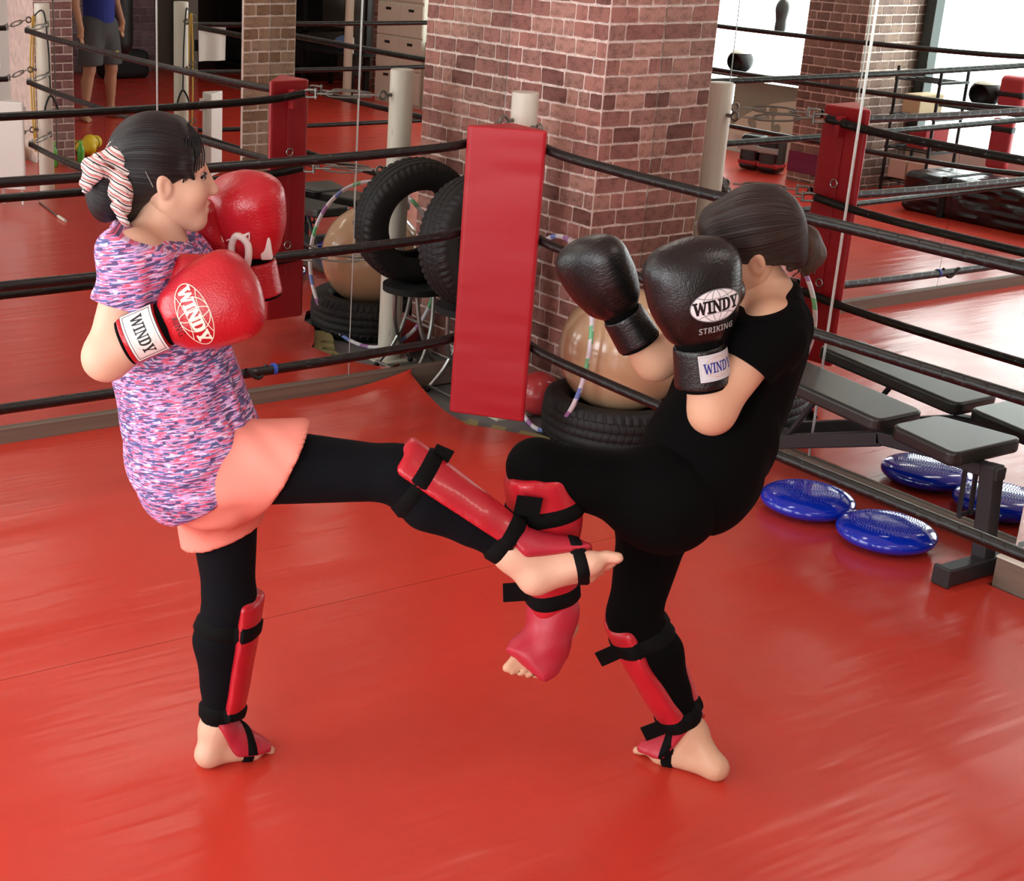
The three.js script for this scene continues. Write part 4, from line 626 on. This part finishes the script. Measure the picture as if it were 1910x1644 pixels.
// ------------------------------------------------------------------ the kicking woman
{
  const B = -3.777, j = (u, v, o = 0) => onPlane(u, v, B + o), P = thing('person', 'woman in a heathered pink T-shirt and red gloves throwing a kick', 'person', [0, 0, 0]);
  const neck = j(285, 455, 0.01), chest = j(300, 530), mid = j(325, 690), pel = j(400, 860), shR = j(252, 482, -0.14), shL = j(335, 485, 0.14), elR = j(196, 668, -0.19), wrR = j(266, 624, -0.2), elL = j(430, 600, 0.15), wrL = j(476, 500, 0.13);
  const hipR = j(450, 868, -0.07), hipL = j(412, 890, 0.08), knR = j(742, 884, -0.15), anR = j(957, 1030, -0.2), knL = j(428, 1120, 0.04), anL = j(402, 1362, 0.02);
  const footL = footPrims(anL, onY(388, 1408, 0.031), onY(478, 1388, 0.016), UP, -1);
  const kd = anR.clone().sub(knR).normalize(), footR = footPrims(anR, j(998, 1078, -0.225), j(1130, 1050, -0.225), plus(V(0, 0, 0), UP, 0.66, NH, 0.7), -1, 1.14);
  const backR = plus(V(0, 0, 0), UP, -0.8, RH, -0.5), backL = plus(V(0, 0, 0), RH, -0.9, NH, -0.2), S = 1.03;
  // body (one surface)
  const hm = frameOf(j(306, 330, 0), plus(V(0, 0, 0), RH, 0.97, NH, 0.14, UP, 0.03), plus(V(0, 0, 0), UP, 1, RH, 0.06));
  const bodyF = field([cone(pel, mid, 0.12, 0.105, 0.05), cone(mid, chest, 0.105, 0.11, 0.05), cone(hipR, hipL, 0.1, 0.1, 0.06), cone(plus(shR, NH, 0.03), plus(shL, NH, -0.03), 0.055, 0.055, 0.05), cone(j(278, 450, 0.0), j(306, 395, 0.0), 0.058, 0.056, 0.05), cone(neck, shR, 0.036, 0.045, 0.04), cone(neck, shL, 0.036, 0.045, 0.04),
    cone(shR, elR, 0.054, 0.045, 0.03), cone(elR, wrR, 0.046, 0.035, 0.03), cone(elR.clone().lerp(wrR, 0.1), elR.clone().lerp(wrR, 0.5), 0.05, 0.046, 0.02), cone(shL, elL, 0.05, 0.042, 0.03), cone(elL, wrL, 0.043, 0.031, 0.03), cone(wrR, plus(wrR, RH, 0.1, UP, 0.045), 0.032, 0.036, 0.02), cone(wrL, plus(wrL, UP, 0.1), 0.03, 0.036, 0.02),
    ...legPrims(hipR, knR, anR, backR, S, -0.006), ...legPrims(hipL, knL, anL, backL, S, -0.006), ...footL.prims, ...footR.prims]);
  const [lo, hi] = around([elR, elL, anR, footR.at(1, 0, 0), footL.at(0, 0, 0), footL.at(1, 0, 0), neck, shL, shR], 0.14);
  const head = netMesh(headField(), V(-0.11, -0.15, -0.14), V(0.11, 0.15, 0.14), 0.004).applyMatrix4(hm);
  const strip = (g) => { const h = g.index ? g.toNonIndexed() : g; return h; };
  mesh('body', mergeGeometries([strip(netMesh(bodyF, lo, hi, 0.0085)), strip(head)]), C.skin, P);
  addFace(P, hm);
  // hair
  const cap = minus(field([ell(V(0, 0.046, -0.02), [0.089, 0.101, 0.108], null, 0), ell(V(0, -0.03, -0.085), [0.06, 0.07, 0.035], null, 0.04)]), field([ell(V(0, -0.082, 0.062), [0.15, 0.098, 0.104], null, 0), ell(V(0, 0.03, 0.128), [0.1, 0.062, 0.05], null, 0.02)]), 0.008);
  const hair = either(either(cap, field([ell(V(0, -0.028, -0.135), [0.05, 0.072, 0.044], null, 0)]), 0.02), field([cone(V(-0.03, 0.11, 0.03), V(-0.068, 0.04, 0.052), 0.018, 0.01, 0.02), cone(V(0.02, 0.112, 0.035), V(0.062, 0.04, 0.06), 0.016, 0.009, 0.015), cone(V(-0.072, 0.035, 0.045), V(-0.066, 0.006, 0.062), 0.01, 0.004, 0.01)]), 0.02);
  const hg = netMesh(hair, V(-0.13, -0.15, -0.21), V(0.13, 0.17, 0.14), 0.0045, (x, y, z) => [(Math.atan2(x, y - 0.02) + 3.2) * 0.5 + z * 0.6, z * 1.2]).applyMatrix4(hm); mesh('hair', hg, hairBlack, P);
  for (let i = 0; i < 9; i++) mesh('hair_strand', tube([V(-0.02 - 0.004 * i, 0.122 - 0.003 * i, 0.055), V(-0.034 - 0.004 * i, 0.092, 0.08 - 0.004 * i), V(-0.045 - 0.003 * i, 0.06 - 0.003 * i, 0.088 - 0.005 * i), V(-0.052 - 0.002 * i, 0.03 - 0.004 * i, 0.086 - 0.006 * i)], 0.002, 20, 5).applyMatrix4(hm), hairBlack, P);
  const stripe = dataTex(256, 256, (x, y) => { const s = (x * 5 + y * 9 + 0.3 * noise(x * 9, y * 9, 9, 9)) % 1, k = noise(x * 40, y * 40, 40, 40) * 12; return s < 0.16 ? [38, 34, 38] : s < 0.3 ? [238, 226, 220] : s < 0.52 ? [222, 136, 128] : s < 0.6 ? [120, 96, 100] : [236 - k, 222 - k, 214 - k]; }, true, [6, 6]);
  const scr = folds(field([cone(V(-0.03, 0.06, -0.1), V(-0.04, 0.035, -0.155), 0.02, 0.024, 0.02), cone(V(-0.045, 0.03, -0.15), V(-0.05, 0.0, -0.175), 0.022, 0.015, 0.02), cone(V(-0.05, 0.045, -0.095), V(-0.062, -0.02, -0.1), 0.022, 0.024, 0.02), cone(V(-0.062, -0.02, -0.1), V(-0.058, -0.1, -0.092), 0.024, 0.008, 0.02), cone(V(0.03, 0.06, -0.1), V(0.055, 0.0, -0.11), 0.02, 0.022, 0.02), cone(V(-0.03, 0.062, -0.1), V(0.03, 0.062, -0.1), 0.02, 0.02, 0.02)]), 0.0075, V(170, 90, 160), V(120, 130, 70));
  mesh('scrunchie', netMesh(scr, V(-0.11, -0.14, -0.22), V(0.11, 0.11, -0.05), 0.004, (x, y, z) => [z, y]).applyMatrix4(hm), mat('#ffffff', 0.8, { map: stripe }), P);
  mesh('hair_pin', bar(V(-0.0905, 0.03, -0.045), V(-0.0915, -0.005, -0.03), 0.0014, 6).applyMatrix4(hm), M.steel, P);
  // heathered T-shirt
  const A3 = [RH, UP, NH], lean = plus(V(0, 0, 0), UP, 0.94, RH, -0.3).normalize(), A4 = [new THREE.Vector3().crossVectors(lean, NH).negate(), lean, NH];
  let shirt = field([ell(chest, [0.132, 0.17, 0.16], A3, 0), ell(mid, [0.148, 0.2, 0.158], A4, 0.09), ell(j(368, 852), [0.17, 0.2, 0.186], A4, 0.09), cone(shR, shL, 0.072, 0.066, 0.06), cone(j(268, 446, -0.03), shR, 0.07, 0.07, 0.05), cone(j(290, 452, 0.04), shL, 0.066, 0.064, 0.05), cone(shR, shR.clone().lerp(elR, 0.6), 0.07, 0.064, 0.04), cone(shL, shL.clone().lerp(elL, 0.5), 0.066, 0.06, 0.04)]);
  shirt = folds(shirt, 0.005, plus(V(0, 0, 0), UP, 42, RH, 30, NH, 12), plus(V(0, 0, 0), RH, 26, UP, -12, NH, 30));
  shirt = half(shirt, j(270, 420), plus(V(0, 0, 0), UP, 0.94, RH, 0.3).normalize());
  shirt = half(shirt, j(412, 898), plus(V(0, 0, 0), UP, -0.8, RH, 0.6).normalize(), 0.006);
  const armAx = elR.clone().sub(shR).normalize(), armL = elL.clone().sub(shL).normalize();
  const sleeveCut = (f, pt, n, c, r) => { const cut = half((x, y, z) => Math.hypot(x - c.x, y - c.y, z - c.z) - r, pt, n.clone().negate()); return minus(f, cut); };
  shirt = sleeveCut(shirt, shR.clone().lerp(elR, 0.5), armAx, shR.clone().lerp(elR, 0.78), 0.115);
  const [sl, sh] = around([shR, shL, chest, mid, j(362, 900), j(300, 960), j(500, 800)], 0.2);
  const shirtG = netMesh(shirt, sl, sh, 0.0075, (x, y, z) => { const p = V(x, y, z).sub(pel), a = Math.atan2(p.dot(NH) + 0.02, p.dot(RH) + p.dot(UP) * 0.25 + 0.06); return [(a > 2.4 ? a - 6.2832 : a) * 0.16 * 2.3, (p.dot(UP) - 0.18 * p.dot(RH)) * 2.3]; });
  mesh('t_shirt', shirtG, new THREE.MeshPhysicalMaterial({ map: heather, roughness: 0.75 }), P);
  // shorts
  const sp = ell(j(402, 884), [0.14, 0.135, 0.158], A4, 0);
  const shortK = half(folds(field([sp, cone(hipR, j(560, 866, -0.1), 0.108, 0.108, 0.06)]), 0.004, plus(V(0, 0, 0), UP, 40, RH, 38), plus(V(0, 0, 0), RH, 22, NH, 25)), j(526, 862), plus(V(0, 0, 0), RH, 0.87, UP, -0.4).normalize());
  const shortS = half(folds(field([sp, cone(hipL, j(412, 1040, 0.06), 0.118, 0.1, 0.06)]), 0.003, plus(V(0, 0, 0), UP, 50, RH, 15), plus(V(0, 0, 0), RH, 30, NH, 25)), j(408, 1014), plus(V(0, 0, 0), RH, 0.38, UP, -0.92).normalize());
  const [pl, ph] = around([j(300, 780), j(590, 800), j(410, 1060), j(410, 900, 0.1), j(410, 900, -0.1)], 0.14);
  mesh('shorts', netMesh(either(shortK, shortS, 0.006), pl, ph, 0.008), C.peach, P);
  // leggings
  const lgR = half(field(legPrims(hipR, knR, anR, backR, S, 0.003)), plus(anR, kd, -0.015), kd), lgL = half(field(legPrims(hipL, knL, anL, backL, S, 0.003)), plus(anL, UP, -0.002), V(0, -1, 0));
  const [ll, lh] = around([hipR, hipL, knR, anR, anL], 0.13);
  mesh('leggings', netMesh(either(lgR, lgL, 0.02), ll, lh, 0.008), C.navy, P);
  // shin guards
  shinGuard(P, field(shinPrims(hipR, knR, anR, backR, S, 0.005)), knR, anR, plus(V(0, 0, 0), UP, 0.86, RH, 0.4, NH, 0.12), { top: 1.06, bottom: 0.02, straps: [0.86, 0.1], foot: footR, padEnd: 0.7, padLow: 0.026, wrap: 0.01, tabs: [[j(822, 852, -0.16), plus(V(0, 0, 0), RH, 0.4, UP, 0.9), 0.045, 0.05]] });
  shinGuard(P, field(shinPrims(hipL, knL, anL, backL, S, 0.005)), knL, anL, plus(V(0, 0, 0), RH, 0.92, NH, 0.35), { top: 1.05, bottom: 0.12, straps: [0.82, 0.15], foot: footL, padEnd: 0.86, wrap: 0.005 });
  // gloves
  const logo = print(emblem('#f3ead6', null, '#f0d8c4', 'WINDY')), king = print(word('KING', '#3a1018', '92px sans-serif')), label = new THREE.MeshPhysicalMaterial({ map: emblem('#23272a', '#f2efe8', '#d8d2c8', 'WINDY', { rect: true, border: '#3a3f40', sx: 0.74 }), roughness: 0.5, side: THREE.DoubleSide });
  const yR = plus(V(0, 0, 0), RH, 0.9, UP, 0.43), zR = plus(V(0, 0, 0), NH, -0.93, UP, 0.28, RH, 0.12);
  glove(P, plus(wrR, RH, 0.04, UP, 0.02), yR, zR, -1, C.redLeather, C.redLeather, 1.06, [
    { name: 'logo_print', on: 'fist', y: 0.085, x: 0.006, w: 0.135, h: 0.072, mat: logo }, { name: 'word_print', on: 'fist', y: 0.044, x: 0.016, w: 0.1, h: 0.028, mat: king }, { name: 'cuff_label', on: 'cuff', y: -0.032, w: 0.096, h: 0.07, mat: label, lift: 0.0025 }]);
  const gl = glove(P, plus(wrL, UP, 0.01), plus(V(0, 0, 0), UP, 0.98, RH, -0.16), plus(V(0, 0, 0), NH, 0.9, RH, 0.42), 1, C.redLeather, C.redLeather, 1.0, []);
  mesh('palm_loop', tube([V(-0.02, 0.065, -0.062), V(-0.02, 0.03, -0.068), V(0, 0.0, -0.062), V(0.02, 0.03, -0.068), V(0.02, 0.065, -0.062), V(0, 0.085, -0.066)], 0.009, 40, 8, true).applyMatrix4(gl.m), C.whiteLeather, gl.g);
  mesh('white_panel', merge([rbox(0.03, 0.075, 0.012, 0.005, -0.052, 0.055, -0.035), rbox(0.008, 0.09, 0.01, 0.003, 0.05, 0.055, -0.05)]).applyMatrix4(gl.m), C.whiteLeather, gl.g);
  mesh('lacing', merge([0.0, 1, 2, 3].map((i) => bar(V(-0.03, 0.09 + 0.0, -0.063), V(-0.03 + 0.02 * i, 0.075, -0.068), 0.0016, 6))).applyMatrix4(gl.m), C.whiteLeather, gl.g);
}
// ------------------------------------------------------------------ the blocking woman
{
  const B = -3.765, j = (u, v, o = 0) => onPlane(u, v, B + o), P = thing('person', 'woman in a black T-shirt and black gloves raising her shin to block', 'person', [0, 0, 0]);
  const neck = j(1430, 555, 0.0), chest = j(1398, 650), mid = j(1335, 800), pel = j(1262, 915), shL = j(1440, 612, -0.13), shR = j(1355, 600, 0.13), elL = j(1328, 768, -0.18), wrL = j(1310, 668, -0.17), elR = j(1222, 672, 0.1), wrR = j(1180, 625, 0.09);
  const hipL = j(1240, 930, -0.08), hipR = j(1228, 945, 0.07), knL = j(1000, 872, -0.1), anL = j(1034, 1135, -0.1), knR = j(1182, 1150, 0.06), anR = j(1288, 1365, 0.04);
  const footR = footPrims(anR, onY(1334, 1432, 0.031), onY(1215, 1392, 0.018), UP, 1);
  const footL = footPrims(anL, j(1052, 1168, -0.06), j(978, 1250, -0.185), plus(V(0, 0, 0), UP, 0.42, NH, -0.85, RH, -0.25), -1);
  const backL = plus(V(0, 0, 0), RH, 0.8, NH, 0.5), backR = plus(V(0, 0, 0), RH, 0.75, NH, -0.5, UP, 0.2), S = 1.0;
  const hm = frameOf(j(1400, 462, 0.0), plus(V(0, 0, 0), RH, -0.9, UP, -0.36, NH, 0.2), plus(V(0, 0, 0), UP, 0.9, RH, -0.3, NH, -0.16));
  const bodyF = field([cone(pel, mid, 0.12, 0.105, 0.05), cone(mid, chest, 0.105, 0.11, 0.05), cone(hipR, hipL, 0.1, 0.1, 0.06), cone(plus(shL, NH, 0.03), plus(shR, NH, -0.03), 0.052, 0.052, 0.05), cone(neck, j(1405, 490), 0.056, 0.052, 0.05), cone(neck, shR, 0.045, 0.05, 0.04), cone(neck, shL, 0.045, 0.05, 0.04),
    cone(shL, elL, 0.056, 0.045, 0.03), cone(elL, wrL, 0.05, 0.042, 0.03), cone(shR, elR, 0.05, 0.044, 0.03), cone(elR, wrR, 0.048, 0.036, 0.03), cone(wrL, plus(wrL, UP, 0.1), 0.034, 0.036, 0.02), cone(wrR, plus(wrR, UP, 0.09, RH, -0.04), 0.032, 0.036, 0.02),
    ...legPrims(hipL, knL, anL, backL, S, -0.006), ...legPrims(hipR, knR, anR, backR, S, -0.006), ...footL.prims, ...footR.prims]);
  const [lo, hi] = around([elL, elR, shL, shR, knL, wrR, footL.at(1.05, 0, 0), footL.at(0, 0, 0), footR.at(0, 0, 0), footR.at(1, 0, 0), neck], 0.13);
  const strip = (g) => g.index ? g.toNonIndexed() : g;
  const head = netMesh(headField(), V(-0.11, -0.15, -0.14), V(0.11, 0.15, 0.14), 0.0045).applyMatrix4(hm);
  mesh('body', mergeGeometries([strip(netMesh(bodyF, lo, hi, 0.0085)), strip(head)]), C.skinWarm, P);
  addFace(P, hm);
  const cap = minus(field([ell(V(0, 0.046, -0.02), [0.088, 0.1, 0.108], null, 0), ell(V(0, -0.02, -0.09), [0.06, 0.06, 0.03], null, 0.04), ell(V(0, 0.07, 0.06), [0.07, 0.05, 0.04], null, 0.03)]), field([ell(V(0, -0.082, 0.066), [0.15, 0.09, 0.104], null, 0)]), 0.01);
  mesh('hair', netMesh(cap, V(-0.13, -0.15, -0.18), V(0.13, 0.17, 0.14), 0.0045, (x, y, z) => [(Math.atan2(x, y - 0.02) + 3.2) * 0.5 + z * 0.6, z * 1.2]).applyMatrix4(hm), hairBrown, P);
  const t0 = j(1466, 446, 0), t1 = j(1496, 452, 0), t2 = j(1512, 475, 0), t3 = j(1504, 510, 0), tail = field([cone(t0, t1, 0.028, 0.036, 0), cone(t1, t2, 0.037, 0.033, 0.02), cone(t2, t3, 0.027, 0.008, 0.02), cone(t1, j(1474, 500, -0.01), 0.028, 0.01, 0.02), cone(t2, j(1516, 492, 0.01), 0.018, 0.006, 0.01)]);
  const [ta, tb] = around([t0, t1, t2, t3, j(1474, 500)], 0.05);
  mesh('ponytail', netMesh(tail, ta, tb, 0.0045, (x, y, z) => { const p = V(x, y, z).sub(t0); return [p.dot(RH) * 5 + p.dot(NH) * 9, p.dot(UP) * 2]; }), hairTip, P);
  mesh('hair_tie', new THREE.TorusGeometry(0.024, 0.006, 8, 24).applyMatrix4(frameOf(t0, t1.clone().sub(t0), UP)), M.black, P);
  for (let i = 0; i < 12; i++) mesh('hair_strand', tube([t1.clone(), t2.clone().addScaledVector(RH, 0.004 * (i - 4)), j(1478 + 5 * (i % 9), 500 + 4 * (i % 5), 0.015 * ((i % 4) - 1.5))], 0.0018, 14, 5), hairTip, P);
  const lean = plus(V(0, 0, 0), UP, 0.86, RH, 0.5).normalize(), A4 = [new THREE.Vector3().crossVectors(lean, NH).negate(), lean, NH], A3 = [RH, UP, NH];
  let shirt = field([ell(chest, [0.122, 0.15, 0.15], A4, 0), ell(mid, [0.14, 0.19, 0.158], A4, 0.09), ell(j(1300, 892), [0.135, 0.14, 0.172], A4, 0.08), cone(shR, shL, 0.062, 0.07, 0.06), cone(neck, shL, 0.062, 0.066, 0.05), cone(neck, shR, 0.06, 0.06, 0.05), cone(shL, shL.clone().lerp(elL, 0.55), 0.068, 0.064, 0.04), cone(shR, shR.clone().lerp(elR, 0.5), 0.062, 0.058, 0.04)]);
  shirt = folds(shirt, 0.005, plus(V(0, 0, 0), UP, 30, RH, -35, NH, 12), plus(V(0, 0, 0), RH, 26, UP, 12, NH, 30));
  shirt = half(shirt, j(1412, 546), plus(V(0, 0, 0), UP, 0.93, RH, -0.33).normalize());
  shirt = half(shirt, j(1268, 952), plus(V(0, 0, 0), UP, -0.85, RH, -0.4).normalize(), 0.006);
  const armAx = elL.clone().sub(shL).normalize();
  const cutAt = (f, pt, n, c, r) => minus(f, half((x, y, z) => Math.hypot(x - c.x, y - c.y, z - c.z) - r, pt, n.clone().negate()));
  shirt = cutAt(shirt, shL.clone().lerp(elL, 0.45), armAx, shL.clone().lerp(elL, 0.8), 0.1);
  const [sl, sh] = around([shR, shL, chest, mid, j(1300, 960), j(1400, 900)], 0.19);
  mesh('t_shirt', netMesh(shirt, sl, sh, 0.0085), C.blackCloth, P);
  const ad = anL.clone().sub(knL).normalize(), ar = anR.clone().sub(knR).normalize();
  const lg = either(half(field([...legPrims(hipL, knL, anL, backL, S * 1.03, 0.003), cone(hipL, hipR, 0.118, 0.115, 0.06), cone(pel, hipL, 0.12, 0.12, 0.05)]), plus(anL, ad, -0.01), ad), half(field(legPrims(hipR, knR, anR, backR, S * 1.03, 0.003)), plus(anR, ar, -0.01), ar), 0.03);
  const [ll, lh] = around([hipR, hipL, knL, anL, anR, knR, pel], 0.14);
  mesh('leggings', netMesh(lg, ll, lh, 0.008), C.blackKnit, P);
  shinGuard(P, field(shinPrims(hipL, knL, anL, backL, S * 1.03, 0.005)), knL, anL, plus(V(0, 0, 0), RH, -0.55, NH, -0.8), { top: 0.97, bottom: 0.02, straps: [0.72, 0.12], foot: footL, padEnd: 0.82, wrap: -0.03, bare: true, padGrow: 0.022, tabs: [[j(962, 1105, -0.19), plus(V(0, 0, 0), RH, 1, UP, 0.1), 0.05, 0.06], [j(985, 945, -0.2), plus(V(0, 0, 0), RH, 1, UP, -0.1), 0.05, 0.06]] });
  shinGuard(P, field(shinPrims(hipR, knR, anR, backR, S * 1.03, 0.005)), knR, anR, plus(V(0, 0, 0), RH, -0.75, NH, 0.62), { top: 1.0, bottom: 0.08, straps: [0.84, 0.14], foot: footR, padEnd: 0.9, wrap: -0.03, tabs: [[j(1133, 1224, -0.02), plus(V(0, 0, 0), RH, 0.85, UP, 0.5), 0.045, 0.05], [j(1217, 1364, -0.02), plus(V(0, 0, 0), RH, 0.85, UP, 0.45), 0.045, 0.05]] });
  const logo = print(emblem('#121212', '#f1f1f0', '#8a8f94', 'WINDY')), word1 = print(word('STRIKING', '#9fa3a2', 'bold 88px sans-serif')), label = new THREE.MeshPhysicalMaterial({ map: emblem('#1d2f8a', '#cfd0d2', '#d09a86', 'WINDY', { rect: true, border: '#b9bbbd', sx: 0.72 }), roughness: 0.5, side: THREE.DoubleSide });
  glove(P, j(1304, 648, -0.17), plus(V(0, 0, 0), UP, 0.97, RH, -0.2, NH, 0.02), plus(V(0, 0, 0), NH, -0.97, RH, 0.14), 1, C.blackLeather, C.blackLeather, 1.12, [
    { name: 'logo_print', on: 'fist', y: 0.098, x: 0.016, w: 0.108, h: 0.068, mat: logo, turn: 0 }, { name: 'word_print', on: 'fist', y: 0.05, x: 0.016, w: 0.094, h: 0.026, mat: word1 }, { name: 'cuff_label', on: 'cuff', y: -0.03, x: 0.016, w: 0.078, h: 0.056, mat: label, lift: 0.002 }]);
  glove(P, j(1163, 590, 0.09), plus(V(0, 0, 0), UP, 0.82, RH, -0.56, NH, 0.05), plus(V(0, 0, 0), RH, -0.75, NH, -0.6), -1, C.blackLeather, C.blackLeather, 0.98, []);
}
// ------------------------------------------------------------------ man watching from the back of the gym
{
  const P = thing('person', 'man in a blue shirt and grey shorts standing barefoot on the mat', 'person', [-1.38, 0, 8.75], 0.35);
  const hipA = V(-0.1, 0.9, 0), hipB = V(0.1, 0.9, 0), knA = V(-0.13, 0.5, -0.03), knB = V(0.16, 0.5, -0.02), anA = V(-0.16, 0.08, 0.02), anB = V(0.22, 0.08, 0.0), ch = V(0, 1.32, 0), nk = V(0, 1.5, 0.01), sA = V(-0.19, 1.42, 0), sB = V(0.19, 1.42, 0), eA = V(-0.27, 1.16, 0.05), eB = V(0.29, 1.15, 0.03), wA = V(-0.22, 0.95, -0.1), wB = V(0.3, 0.9, -0.06);
  const f1 = footPrims(anA, V(-0.16, 0.032, 0.05), V(-0.2, 0.018, -0.13), UP, 1), f2 = footPrims(anB, V(0.22, 0.032, 0.04), V(0.28, 0.018, -0.14), UP, -1), back = V(0, 0, 1);
  const hand = (w, d) => [cone(w, plus(w, d, 0.07), 0.026, 0.03, 0.02), ...[-1, 0, 1, 2].map((i) => cone(plus(w, d, 0.07, V(1, 0, 0), 0.013 * (i - 0.5)), plus(w, d, 0.15 - 0.01 * Math.abs(i), V(1, 0, 0), 0.014 * (i - 0.5), V(0, 0, -1), 0.02), 0.009, 0.008, 0.005)), cone(plus(w, d, 0.02), plus(w, d, 0.08, V(1, 0, 0), 0.05), 0.012, 0.01, 0.01)];
  const bf = field([cone(V(0, 0.95, 0), ch, 0.13, 0.14, 0.06), cone(hipA, hipB, 0.1, 0.1, 0.05), cone(sA, sB, 0.07, 0.07, 0.05), cone(nk, V(0, 1.6, -0.01), 0.06, 0.055, 0.04), cone(sA, eA, 0.052, 0.042, 0.03), cone(eA, wA, 0.042, 0.03, 0.03), cone(sB, eB, 0.052, 0.042, 0.03), cone(eB, wB, 0.042, 0.03, 0.03), ...hand(wA, V(0.1, -1, 0)), ...hand(wB, V(0, -1, 0)), ...legPrims(hipA, knA, anA, back, 1), ...legPrims(hipB, knB, anB, back, 1), ...f1.prims, ...f2.prims]);
  const hm = frameOf(V(0, 1.68, -0.02), V(0, -0.1, -1), UP), strip = (g) => g.index ? g.toNonIndexed() : g;
  mesh('body', mergeGeometries([strip(netMesh(bf, V(-0.42, -0.02, -0.3), V(0.45, 1.7, 0.25), 0.013)), strip(netMesh(headField(), V(-0.11, -0.15, -0.14), V(0.11, 0.15, 0.14), 0.006).applyMatrix4(hm))]), C.skinMan, P);
  addFace(P, hm);
  mesh('hair', netMesh(minus(field([ell(V(0, 0.05, -0.02), [0.085, 0.098, 0.105], null, 0)]), field([ell(V(0, -0.08, 0.06), [0.15, 0.11, 0.104], null, 0)])), V(-0.12, -0.1, -0.15), V(0.12, 0.17, 0.12), 0.007).applyMatrix4(hm), hairBlack, P);
  const tee = half(half(field([cone(V(0, 0.95, 0), ch, 0.155, 0.165, 0.06), cone(sA, sB, 0.085, 0.085, 0.05), cone(sA, sA.clone().lerp(eA, 0.7), 0.07, 0.066, 0.03), cone(sB, sB.clone().lerp(eB, 0.7), 0.07, 0.066, 0.03)]), V(0, 0.93, 0), V(0, -1, 0)), V(0, 1.51, 0), UP);
  mesh('t_shirt', netMesh(tee, V(-0.4, 0.85, -0.25), V(0.42, 1.6, 0.25), 0.012), mat('#1e2f86', 0.8), P);
  const sh = half(field([cone(V(0, 0.95, 0), V(0, 0.88, 0), 0.155, 0.155, 0.05), cone(hipA, V(-0.125, 0.5, -0.02), 0.125, 0.125, 0.04), cone(hipB, V(0.15, 0.5, -0.02), 0.125, 0.125, 0.04)]), V(0, 0.54, 0), V(0, -1, 0)), shc = half(sh, V(0, 1.02, 0), UP);
  mesh('shorts', netMesh(shc, V(-0.3, 0.45, -0.22), V(0.33, 1.15, 0.22), 0.012), mat('#4b4e50', 0.85), P);
  mesh('shorts_print', patch(shc, V(-0.11, 0.66, 0), V(-1, 0, 0), UP, 0.16, 0.09, 0.003), print(word('ve', '#e2d02a', 'bold 120px sans-serif')), P);
}
renderer.render(scene, camera);
